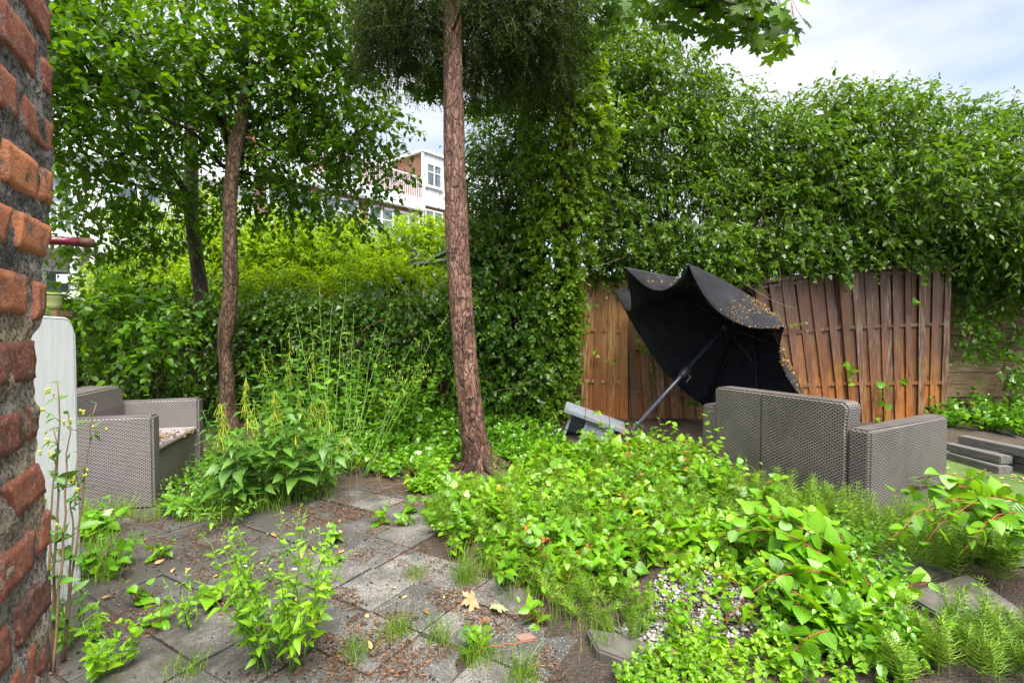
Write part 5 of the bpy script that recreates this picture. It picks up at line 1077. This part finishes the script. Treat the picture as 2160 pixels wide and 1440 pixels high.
blades('wild_grass', 'grey green grass tufts before the left sofa and the nettles', np.vstack([scatter(wpoly([(170, 1100), (440, 1100), (640, 1068), (600, 1040), (330, 1075), (170, 1085)]), 95), scatter(wpoly([(175, 1270), (260, 1200), (230, 1100), (170, 1100)]), 40), scatter(wpoly([(430, 1065), (700, 1050), (700, 1000), (430, 1040)]), 90)]), .15, .003, 'horsetail', 9)
blades('turf_grass', 'short matted grass on the turf patch at the right', scatter(TURF, 2600, lambda x, y: (x < 5)*1.0), .022, .0035, 'horsetail', 5, 1.2)
tufts = [((840, 1340), .10, 14, 'feathery tuft of grass in a paving joint near the bottom centre'), ((925, 1350), .11, 9, 'thin grass tuft in the paving right of the feathery tuft'), ((755, 1385), .09, 10, 'sparse grass tuft on the dark bottom tile left of centre'), ((875, 1215), .07, 8, 'small grass tuft in a paving joint under the yellow seedling'), ((985, 1225), .13, 22, 'reddish dry grass tuft at the right edge of the paving'), ((1010, 1395), .12, 14, 'wispy grass tuft at the bottom edge right of the paving'), ((395, 1420), .08, 10, 'thin grass tuft on the dark paving at the bottom left'), ((1100, 1440), .13, 12, 'long bladed grass tuft in the bottom foreground under the broken brick')]
for (px, h, n_, lab) in tufts:
    b = G(*px, .02); o = blades('grass_tuft', lab, b+np.concatenate([rng.normal(0, .022, (n_, 2)), np.zeros((n_, 1))], 1), h, .0026, 'horsetail', 7, .7); o.data.transform(Matrix.Translation(-Vector(b))); o.location = b; o['kind'] = 'thing'; o['group'] = 'grass tufts in the paving'

# nettles
nt_spec = [((500, 1078), .72, -.06, 'nettle leaning left toward the sofa, leftmost of the clump'), ((535, 1082), .66, -.0, 'nettle with drooping catkins second from the left in the clump'), ((545, 1070), .74, .0, 'nettle third from the left, dark leaves low at the front'), ((585, 1062), .80, .02, 'nettle in the middle of the clump with a thick pale flower spray'), ((625, 1052), .78, .05, 'nettle right of the middle of the clump'), ((660, 1045), .70, .10, 'nettle at the right end of the clump with small leaves'), ((530, 1040), .86, .0, 'nettle standing at the back of the clump near the kinked trunk'), ((615, 1012), 1.18, .02, 'tallest nettle with a long pale catkin spray at the top')]
for i, (px, h, ln, lab) in enumerate(nt_spec):
    b = G(*px, .03); n_ = 4; a = rng.uniform(0, 6.28, n_); bs = b+np.stack([np.cos(a)*.07, np.sin(a)*.07, 0*a], -1); tips = bs+np.stack([np.cos(a)*.12+ln, np.sin(a)*.12-.08, h*rng.uniform(.7, 1.0, n_)], -1); tips[0] = b+[ln, -.05, h]; pt = stems(bs, tips, .15, 9, .004)
    t_ = plant('nettle', lab, 'nettle', b, pt, 18, .115, OVB if 0 else ovate(.30, (.06, .2, .42, .68, .86), (.7, 1, .88, .48, .22), .04, .30), 'leaf_nettle', .003, 'stem', 'nettles beside the left sofa', t0=.25, opp=True, down=.55, up=.7, petiole=.25, jit=.2, taper=.65)
    m_ = 70; k = rng.integers(0, n_ if i % 3 else 1, m_); tt = rng.uniform(.72, 1.0, m_)*8; ii = np.minimum(tt.astype(int), 7); c = pt[k, ii]+(pt[k, ii+1]-pt[k, ii])*(tt-ii)[:, None]; a = rng.uniform(0, 6.28, m_); L_ = rng.uniform(.02, .075, m_)
    fp = c[:, None]+np.stack([np.cos(a), np.sin(a), 0*a], -1)[:, None]*(L_[:, None, None]*np.linspace(0, .6, 4)[None, :, None]); fp[..., 2] -= (L_[:, None]*np.linspace(0, 1, 4)[None]**2); localize(obj('catkins', tubemesh('catkins', fp, np.array([.0012, .0026, .0018, .0022])[None], M['flower_pale'], 5, False), t_), b)

# tall thin branching weeds with tiny yellow buds
def nipple(label, px, z, tips, nl=9, leaf=.055, sub=6, fl=True, name='tall_weed', group='tall thin weeds before the ivy wall', mat='leaf_weed', sr=.004, brl=.22, basal=0):
    b = G(*px, z); bs = np.array([b+rng.normal(0, .02, 3)*[1, 1, 0] for _ in tips]); pt = stems(bs, tips, .06, 13, .006); t_ = thing(name, label, 'weed', b, 0, group)
    localize(obj('stem', tubemesh('stem', pt, np.linspace(sr, sr*.35, 13)[None], M['stem_brown' if sr > .0045 else 'stem'], 6), t_), b)
    pos, ax, nr, sz, rr = pathleaves(pt, nl, leaf, t0=.12, taper=.6, down=.15); br = []
    for p in pt:
        for _ in range(sub):
            i = rng.integers(7, 12); d = nrmz(p[i+1]-p[i]); s = nrmz(np.cross(d, rng.normal(0, 1, 3))); l = brl*rng.uniform(.5, 1)*(1.25-i/14); br.append(stems([p[i]], [p[i]+(d*.75+s*.7)*l], .1, 7, .003)[0])
    br = np.array(br); localize(obj('branchlets', tubemesh('branchlets', br, np.linspace(.0018, .0009, 7)[None], M['stem'], 4), t_), b)
    q = pathleaves(br, 3, leaf*.45, t0=.3); pos, ax, nr, sz, rr = [np.concatenate(v) for v in zip((pos, ax, nr, sz, rr), q)]
    localize(obj('leaves', leafmesh('leaves', pos, ax, nr, sz, OVN, M[mat], rr, None, True), t_), b)
    if fl:
        e = np.concatenate([br[:, -1]]+[br[:, -1]+rng.normal(0, .014, br[:, -1].shape) for _ in range(2)]); n_ = len(e); st = np.stack([e, e+[0, 0, .007], e+[0, 0, .013]], 1); localize(obj('buds', tubemesh('buds', st, np.array([.0025, .0042, .002])[None], M['stem'] if sr < .0045 and nl > 8 else M['flower_pale'], 6), t_), b)
        e2 = e[rng.random(n_) < (.04 if nl > 6 and sr < .0045 else .4)]+[0, 0, .014]; 
        if len(e2): localize(obj('flowers', tubemesh('flowers', np.stack([e2, e2+[0, 0, .003], e2+[0, 0, .006]], 1), np.array([.003, .0058, .0045])[None], M['yellow'], 7), t_), b)
    return t_
nipple('tall thin weed with branching stems rising before the wisteria', (690, 1010), .05, [P(672, 600, 4.5), P(655, 690, 4.4), P(700, 640, 4.6), P(620, 640, 4.4), P(730, 590, 4.7)], 12, .08, 3)
nipple('tall airy weed with tiny buds between the nettles and the conifer', (735, 1000), .05, [P(745, 660, 4.5), P(790, 700, 4.5), P(760, 740, 4.4), P(825, 650, 4.6), P(720, 720, 4.3), P(800, 790, 4.4)], 10, .065, 5)
nipple('leaning airy weed with seed heads just left of the conifer', (770, 1005), .05, [P(870, 720, 4.5), P(905, 770, 4.4), P(860, 800, 4.4), P(830, 840, 4.3), P(950, 650, 4.5)], 7, .05, 8)
nipple('bushy pale weed at the right edge of the nettle clump', (700, 1025), .05, [P(690, 800, 4.2), P(660, 830, 4.1), P(740, 830, 4.2), P(710, 880, 4.1), P(770, 860, 4.2), P(800, 900, 4.2)], 12, .055, 7)
cover('thicket_leaves', 'mixed green leaves of brambles in front of the middle of the ivy wall', 'brambles', scatter(wpoly([(560, 960), (640, 950), (900, 950), (900, 920), (560, 925)]), 110), .95, .32, .085, OV, 'leaf_cover', 12, .003, bow=.2)

# left foreground weeds
nipple('tall dark red stemmed weed with yellow flowers before the white board', (112, 1420), .02, [P(127, 802, 1.95), P(150, 870, 1.95), P(115, 900, 1.9)], 10, .085, 3, name='flowering_weed', group='flowering weeds before the white board', mat='leaf_nettle', sr=.0055, brl=.12)
nipple('tall weed with a yellow flower beside the tallest one before the white board', (128, 1400), .02, [P(196, 850, 2.0), P(160, 960, 1.95)], 8, .085, 3, name='flowering_weed', group='flowering weeds before the white board', mat='leaf_nettle', sr=.0048, brl=.12)
nipple('short weed leaning left at the foot of the white board', (118, 1380), .02, [P(90, 1050, 1.9), P(100, 1190, 1.85)], 7, .06, 2, name='flowering_weed', group='flowering weeds before the white board', mat='leaf_nettle', brl=.08)
weed('leafy_weed', 'bright green bushy weed clump standing in the paving at the lower centre left', 'weed', (600, 1395), .02, 34, .52, .20, .046, ovate(.26, (.1, .3, .55, .8), (.5, 1, .75, .4), .03, .35), 'leaf_weed', 16, .10, down=.25, up=.7, sr=.003)
nipple('yellow budded weed stems rising from the bright clump in the paving', (610, 1385), .02, [P(644, 1070, 2.1), P(600, 1130, 2.05), P(560, 1180, 2.0), P(690, 1150, 2.1), P(520, 1200, 2.0)], 9, .05, 4, name='flowering_weed', group='flowering weeds in the paving', brl=.10)
weed('leafy_weed', 'pale green jagged leaved weed at the bottom left corner of the paving', 'weed', (225, 1415), .02, 9, .20, .12, .050, IVY, 'leaf_weed', 8, .07, sr=.003)
weed('leafy_weed', 'drooping yellow green weed in the bottom left beside the jagged leaved one', 'weed', (180, 1350), .02, 7, .18, .10, .050, OVN, 'leaf_weed', 8, .05)
weed('leafy_weed', 'sparse weed at the bottom edge left of the bright clump', 'weed', (400, 1325), .02, 6, .20, .10, .040, OVN, 'leaf_weed', 8, .06)
weed('leafy_weed', 'small weed cluster growing beside the lower end of the white board', 'weed', (210, 1215), .02, 12, .20, .16, .062, HEART, 'leaf_cover', 7, .07)
weed('leafy_weed', 'broad leaved weeds at the foot of the left sofa', 'weed', (195, 1130), .02, 12, .18, .18, .080, HEART, 'leaf_cover', 7, .08)
weed('leafy_weed', 'yellowing bramble sprout on the soil right of the left sofa', 'weed', (395, 1085), .03, 6, .16, .12, .085, IVY, 'leaf_knot', 5, .04)
weed('leafy_weed', 'spindly yellow green weed on the soil between the sofa and the paving', 'weed', (470, 1110), .03, 9, .16, .22, .045, OVN, 'leaf_weed', 8, .05)
seeds = [((340, 1180), 'seedling alone on the dark soil left of centre'), ((287, 1275), 'two leaf seedling on the dark paving before the board'), ((330, 1325), 'seedling with drooping leaves near the bottom left weeds'), ((705, 1145), 'seedling on the paving above the bright clump'), ((805, 1110), 'seedling with pale yellow drooping leaves at the paving centre'), ((848, 1112), 'yellow green seedling right of the pale drooping one'), ((865, 1085), 'small seedling at the upper paving edge'), ((700, 1190), 'tiny seedling at the left tile joint'), ((935, 1060), 'lobed seedling at the top right of the paving'), ((960, 1170), 'bushy seedling at the right paving edge'), ((1005, 1375), 'yellowing seedling at the bottom under the dead maple leaf'), ((1140, 1320), 'yellow leaved seedling left of the pebble patch'), ((445, 1280), 'seedling cluster left of the bright clump')]
for px, lab in seeds: weed('seedling', lab, 'seedling', px, .02, 4, .12, .06, .065, HEART if px[0] % 2 else OV, 'leaf_knot', 4, .012, 'seedlings on the paving', sr=.0018, smat='stem_red', down=.35, up=.6)

# big leaved shrub, bottom right
def bigshrub(label, bp, z, tips, nl, leaf, bow=.25):
    b = G(*bp, z); n_ = len(tips); bs = b+np.concatenate([rng.normal(0, .03, (n_, 2)), np.zeros((n_, 1))], 1); pt = stems(bs, np.array(tips), bow, 12, .006); return plant('broad_leaved_shrub', label, 'shrub', b, pt, nl, leaf, OVB, 'leaf_big', .0042, 'stem_red', t0=.28, up=.85, down=.15, jit=.28, taper=.45, petiole=.1, side=.9, fwd=.55)
def rt(x0, x1, y0, y1, d0, d1, n_): return [P(rng.uniform(x0, x1), y_, np.interp(y_, [y0, y1], [d1, d0])+rng.uniform(-.08, .08)) for y_ in rng.uniform(y0, y1, n_)]
bigshrub('broad leaved shrub with long red stems sprawling over the pebbles, its largest clump', (1850, 1290), .08, rt(1500, 1840, 1070, 1330, 1.9, 2.6, 24)+[P(1500, 1140, 2.35), P(1590, 1100, 2.5), P(1690, 1075, 2.55)], 14, .098)
bigshrub('broad leaved shrub arching in from the right edge over the slabs', (2240, 1190), .12, rt(1860, 2190, 1020, 1180, 2.0, 2.6, 17)+[P(1935, 1010, 2.45), P(2060, 1055, 2.4), P(1990, 1110, 2.3)], 13, .095)
bigshrub('low broad leaved shrub with glossy leaves at the bottom right', (1840, 1370), .06, rt(1580, 1960, 1190, 1400, 1.7, 2.1, 24), 12, .095, .15)
bigshrub('broad leaved plant between the pebble patch and the kerb', (1560, 1230), .06, rt(1360, 1700, 1110, 1230, 2.3, 2.8, 14), 11, .080)
red = wpoly([(1560, 1300), (1800, 1290), (1800, 1200), (1560, 1220)])
cover('geranium_leaves', 'small lobed reddish green leaves under the broad leaved shrub', 'ground cover', scatter(red, 160), .14, .10, .040, IVY, 'leaf_cover', 7, .0012, 'stem_red')
for bp, tp_, lab in (((1620, 1290), P(1385, 1190, 2.4), 'red bare runner stem crossing the pebble patch'), ((1130, 1350), P(1090, 1300, 2.35), 'thin reddish twig lying at the right edge of the paving')):
    b = G(*bp, .06); e = np.array(tp_); e = G(*((1385, 1205) if 'runner' in lab else (990, 1375)), .05); pt = stems([b], [e], .18 if 'runner' in lab else .02, 12, .006); o = obj('red_twig', tubemesh('red_twig', pt, .0035, M['stem_red'], 6)); o.data.transform(Matrix.Translation(-Vector(b))); o.location = b; tag(o, lab, 'twig')

# climbing tendrils on the panels
def tendril(label, pts, nl, leaf, mat='leaf_cover', tp=HEART):
    p = spline([P(*q) for q in pts], 12); b = p[0]; plant('climbing_tendril', label, 'climbing plant', b, p[None], nl, leaf, tp, mat, .0025, 'stem', 'tendrils climbing the slatted panels', t0=.05, up=.1, down=.5, jit=.3, taper=.2)
tendril('leafy tendril climbing the middle of the right slatted panel', [(1845, 905, 5.85), (1870, 860, 5.84), (1860, 820, 5.84), (1905, 800, 5.84)], 14, .10)
tendril('short tendril on the right slatted panel, upper left of the long one', [(1790, 815, 5.86), (1800, 780, 5.86), (1790, 765, 5.86)], 8, .085)
tendril('ivy sprig low on the leftmost slatted panel', [(1212, 812, 6.0), (1228, 806, 6.0)], 8, .05, tp=IVY)
tendril('yellow green ivy sprig at mid height of the leftmost panel', [(1250, 735, 6.0), (1262, 752, 6.0), (1290, 762, 6.0), (1310, 750, 6.0)], 14, .05, 'leaf_ivyy', IVY)
tendril('ivy sprig hanging on the brown panel left of the canopy edge', [(1345, 700, 6.0), (1352, 740, 6.0), (1378, 735, 6.0), (1372, 780, 6.0)], 26, .055, 'leaf_cover', IVY)
tendril('ivy sprig low behind the parasol pole beside the sofa', [(1435, 858, 5.95), (1460, 848, 5.95), (1480, 855, 5.95)], 14, .06, 'leaf_cover', IVY)
tendril('small ivy sprigs at the first rail of the right panels', [(1665, 686, 5.95), (1700, 680, 5.95)], 9, .045, 'leaf_ivyy', IVY)
tendril('ivy sprig near the top of the rightmost slatted panel', [(1925, 630, 5.85), (1935, 640, 5.85)], 7, .055, 'leaf_cover', IVY)
tendril('drooping ivy sprig over the top of the rightmost slatted panel', [(1950, 560, 5.8), (1955, 590, 5.8), (1945, 600, 5.8)], 12, .055, 'leaf_ivyy', IVY)
tendril('leafy tendril climbing the plank fence beside the last panel', [(2060, 900, 6.1), (2068, 850, 6.1), (2050, 820, 6.1), (2075, 800, 6.1)], 14, .09)
tendril('leafy shoot at the corner of the rightmost slatted panel', [(2010, 905, 5.7), (2000, 880, 5.7), (1995, 850, 5.7)], 10, .10)
ivywall('ivy patches clinging to the plank fence at the far right', [(5.3, 6.3, .95, 1.3, 6.18, .1), (5.75, 6.4, .55, .85, 6.15, .1), (5.3, 6.4, 1.35, 1.6, 6.15, .12)], 170, .062, M['leaf_cover'])

# ============================================================ pebbles, litter
def pebbles():
    bm = bmesh.new(); bmesh.ops.create_icosphere(bm, subdivisions=1, radius=.5); V = [tuple(v.co) for v in bm.verts]; Fc = [[v.index for v in f.verts] for f in bm.faces]; bm.free()
    V = [(x*1.0, y*1.3, z*.75) for x, y, z in V]; tp = T(V, Fc); p = scatter(wpoly([(1360, 1300), (1385, 1235), (1450, 1205), (1560, 1235), (1640, 1270), (1640, 1330), (1560, 1375), (1440, 1375), (1330, 1400), (1290, 1340)]), 2400); n = len(p); p[:, 2] += rng.uniform(-.004, .012, n)
    m, t, o = newmat('pebbles'); r = attr(t, 'rnd'); c = ramp(t, r, [(0, (.07, .07, .075)), (.35, (.17, .16, .15)), (.65, (.30, .28, .26)), (1, (.50, .47, .44))]); princ(t, o, c, .55, None, .45)
    ob = obj('pebbles', leafmesh('pebbles', p, rng.normal(0, 1, (n, 3))*[1, 1, .2], rng.normal(0, .2, (n, 3))+[0, 0, 1], rng.uniform(.007, .019, n), tp, m, None, 1.0, True)); tag(ob, 'patch of white and grey pebbles showing between the weeds', 'pebbles', None, 'stuff')
pebbles()
def litter():
    reg = []
    def add(poly, n, den=None): q = scatter(wpoly(poly, .02), n, den); reg.append(q)
    clump = lambda th: (lambda x, y: ((sn(x, y, 5.5, 2)+.7*sn(x, y, 13, 5)) > th)*1.0)
    add([(620, 1060), (720, 1025), (860, 1010), (960, 1010), (905, 1062), (960, 1120), (880, 1100), (800, 1085), (700, 1110), (620, 1120)], 5200, clump(-.35))
    add([(170, 1300), (165, 1090), (430, 1085), (640, 1070), (900, 1060), (960, 1160), (1020, 1230), (1140, 1300), (1200, 1440), (100, 1440)], 11000, clump(.02))
    add([(600, 1200), (700, 1440), (1200, 1440), (1120, 1300), (1010, 1240), (800, 1260)], 3200, clump(.0))
    add([(960, 1010), (1200, 985), (1240, 930), (1100, 905), (1000, 930)], 1500)
    add([(1200, 990), (1500, 1000), (1520, 930), (1240, 930)], 1300)
    p = np.vstack(reg); n = len(p); p[:, 2] = gz(p[:, 0], p[:, 1])*0+np.where(inpoly(p[:, 0], p[:, 1], PAVE), .027, gzp(p[:, 0], p[:, 1])+.006)+rng.uniform(0, .006, n)
    tag(obj('needle_litter', leafmesh('needle_litter', p, rng.normal(0, 1, (n, 3))*[1, 1, .15], rng.normal(0, .35, (n, 3))+[0, 0, 1], rng.uniform(.004, .024, n), SMN, littermat('needle_litter', (.02, .012, .008), (.095, .042, .018), (.26, .13, .055)))), 'reddish brown needle and twig litter scattered over the paving and soil', 'leaf litter', None, 'stuff')
    p = scatter(wpoly([(2000, 985), (2170, 990), (2170, 1080), (2010, 1060)]), 70); q = scatter(wpoly([(200, 1430), (200, 1100), (900, 1070), (1150, 1300), (1150, 1430)]), 34); p = np.vstack([p, q]); p[:, 2] = np.maximum(p[:, 2], .028)+.006; n = len(p)
    tag(obj('fallen_leaves', leafmesh('fallen_leaves', p, rng.normal(0, 1, (n, 3))*[1, 1, .1], rng.normal(0, .3, (n, 3))+[0, 0, 1], rng.uniform(.02, .055, n), OVN, littermat('fallen_leaf', (.16, .06, .02), (.42, .20, .07), (.55, .42, .16)))), 'fallen orange brown leaves on the turf and the paving', 'fallen leaves', None, 'stuff')
    p = np.vstack([scatter(wpoly([(2000, 940), (2170, 970), (2170, 945), (2000, 925)]), 60)]); n = len(p); p[:, 2] = .15
    # dark fallen cones and crumbs
    p = scatter(wpoly([(150, 1430), (170, 1100), (640, 1080), (960, 1070), (1150, 1300), (1200, 1440)]), 520); n = len(p); p[:, 2] = .030
    bm = bmesh.new(); bmesh.ops.create_icosphere(bm, subdivisions=1, radius=.5); tp = T([tuple(v.co) for v in bm.verts], [[v.index for v in f.verts] for f in bm.faces]); bm.free()
    tag(obj('soil_crumbs', leafmesh('soil_crumbs', p, rng.normal(0, 1, (n, 3)), rng.normal(0, 1, (n, 3)), rng.uniform(.004, .011, n), tp, littermat('crumb', (.012, .010, .008), (.03, .022, .016), (.06, .04, .03)), None, 1.0)), 'dark crumbs of soil and bark scattered on the paving', 'crumbs', None, 'stuff')
    # debris on the sofa seat and single dead maple leaf
    c = np.array([-2.70, 3.86, .417]); n = 420; p = c+np.stack([rng.normal(0, .11, n), rng.normal(0, .15, n), rng.uniform(0, .01, n)], -1)
    p = p[(p[:, 0] < -2.50) & (p[:, 0] > -3.1) & (p[:, 1] < 4.12) & (p[:, 1] > 3.62)]; n = len(p)
    tag(obj('leaf_litter', leafmesh('leaf_litter', p, rng.normal(0, 1, (n, 3))*[1, 1, .1], rng.normal(0, .3, (n, 3))+[0, 0, 1], rng.uniform(.01, .035, n), SM, littermat('seat_litter', (.05, .03, .015), (.15, .09, .04), (.3, .2, .09)))), 'brown leaf litter lying on the seat of the left sofa', 'leaf litter', None, 'stuff')
    b = G(1030, 1275, .045); dl = obj('dead_maple_leaf', leafmesh('dead_maple_leaf', np.array([[0, 0, 0.]]), np.array([[.9, -.2, .05]]), np.array([[0, .3, 1.]]), [.10], MAP, plain('dead_leaf', (.26, .27, .13), .6, .3, 30, .4), None, 2.2)); dl.location = b; tag(dl, 'curled pale green dead maple leaf on the paving', 'dead leaf')
    b = G(1012, 1262, .05); dl = obj('dead_maple_leaf', leafmesh('dead_maple_leaf', np.array([[0, 0, 0.]]), np.array([[-.7, -.4, .15]]), np.array([[.5, -.3, 1.]]), [.085], MAP, plain('dead_leaf_tan', (.30, .22, .11), .6, .3, 30, .4), None, 2.6)); dl.location = b; tag(dl, 'tan coloured dead maple leaf just left of the pale green one', 'dead leaf')
    for px, lab in (((516, 1193), 'small white plastic strip on the soil left of the bright clump'), ((622, 1200), 'white paper scrap beside the bright clump')):
        b = G(*px, .03); o = box('paper_scrap', (-.014, -.004, 0), (.014, .004, .003), plain('scrap', (.6, .6, .58), .6), None, .001); o.location = b; o.rotation_euler[2] = -.1; tag(o, lab, 'scrap')
    # tree stump by the plank fence
    b = P(2050, 905, 6.0); b[2] = .1; t_ = thing('tree_stump', 'dark rotten tree stump at the foot of the plank fence', 'tree stump', b); localize(obj('trunk', trunkmesh('trunk', [b, b+[.01, 0, .12], b+[.03, 0, .24]], [.17, .13, .10], plain('stump', (.07, .035, .028), .9, .3, 14, .6, 1), 14, 20, .03, .05), t_), b)
litter()
cover('leafy_weeds', 'sparse green weeds growing through the pebble patch', 'weeds', scatter(wpoly([(1350, 1310), (1400, 1225), (1560, 1230), (1680, 1290), (1620, 1400), (1400, 1400)]), 60), .16, .10, .045, OV, 'leaf_knot', 8, .0016, 'stem_red')
cover('leafy_weeds', 'mixed low weeds covering the soil between the pebbles and the bottom right slabs', 'weeds', scatter(wpoly([(1620, 1230), (1840, 1210), (1930, 1300), (2030, 1400), (2000, 1500), (1650, 1440)]), 150), .20, .12, .045, OV, 'leaf_cover', 9, .0016, 'stem')
cover('leafy_weeds', 'green weeds filling the ground round the right sofa foot', 'weeds', scatter(wpoly([(1500, 1060), (1640, 1110), (1980, 1150), (2160, 1150), (2160, 1200), (1700, 1190)]), 230), .20, .12, .042, OV, 'leaf_weed', 10, .0016, 'stem')
cover('reddish_sprigs', 'scattered reddish and yellow withered sprigs in the central weed mass', 'weeds', scatter(mass, 34), .34, .14, .05, IVY, 'leaf_red', 6, .0018, 'stem_red', hf=hfun)
blades('dry_grass', 'pale dry grass stalks standing in the weed mass and along the paving edge', np.vstack([scatter(mass, 40), scatter(wpoly([(930, 1150), (1040, 1160), (1130, 1220), (1300, 1320), (1360, 1400), (1200, 1400), (1000, 1230)]), 12), scatter(wpoly([(640, 1040), (900, 1020), (900, 990), (640, 1000)]), 22)]), .20, .0024, 'dry_grass', 4, .9)
cover('bramble_seedlings', 'lobed darker leaves mixed into the central weed mass', 'weeds', scatter(mass, 110), .36, .16, .085, IVY, 'leaf_cover', 6, .0022, 'stem_red', hf=hfun)
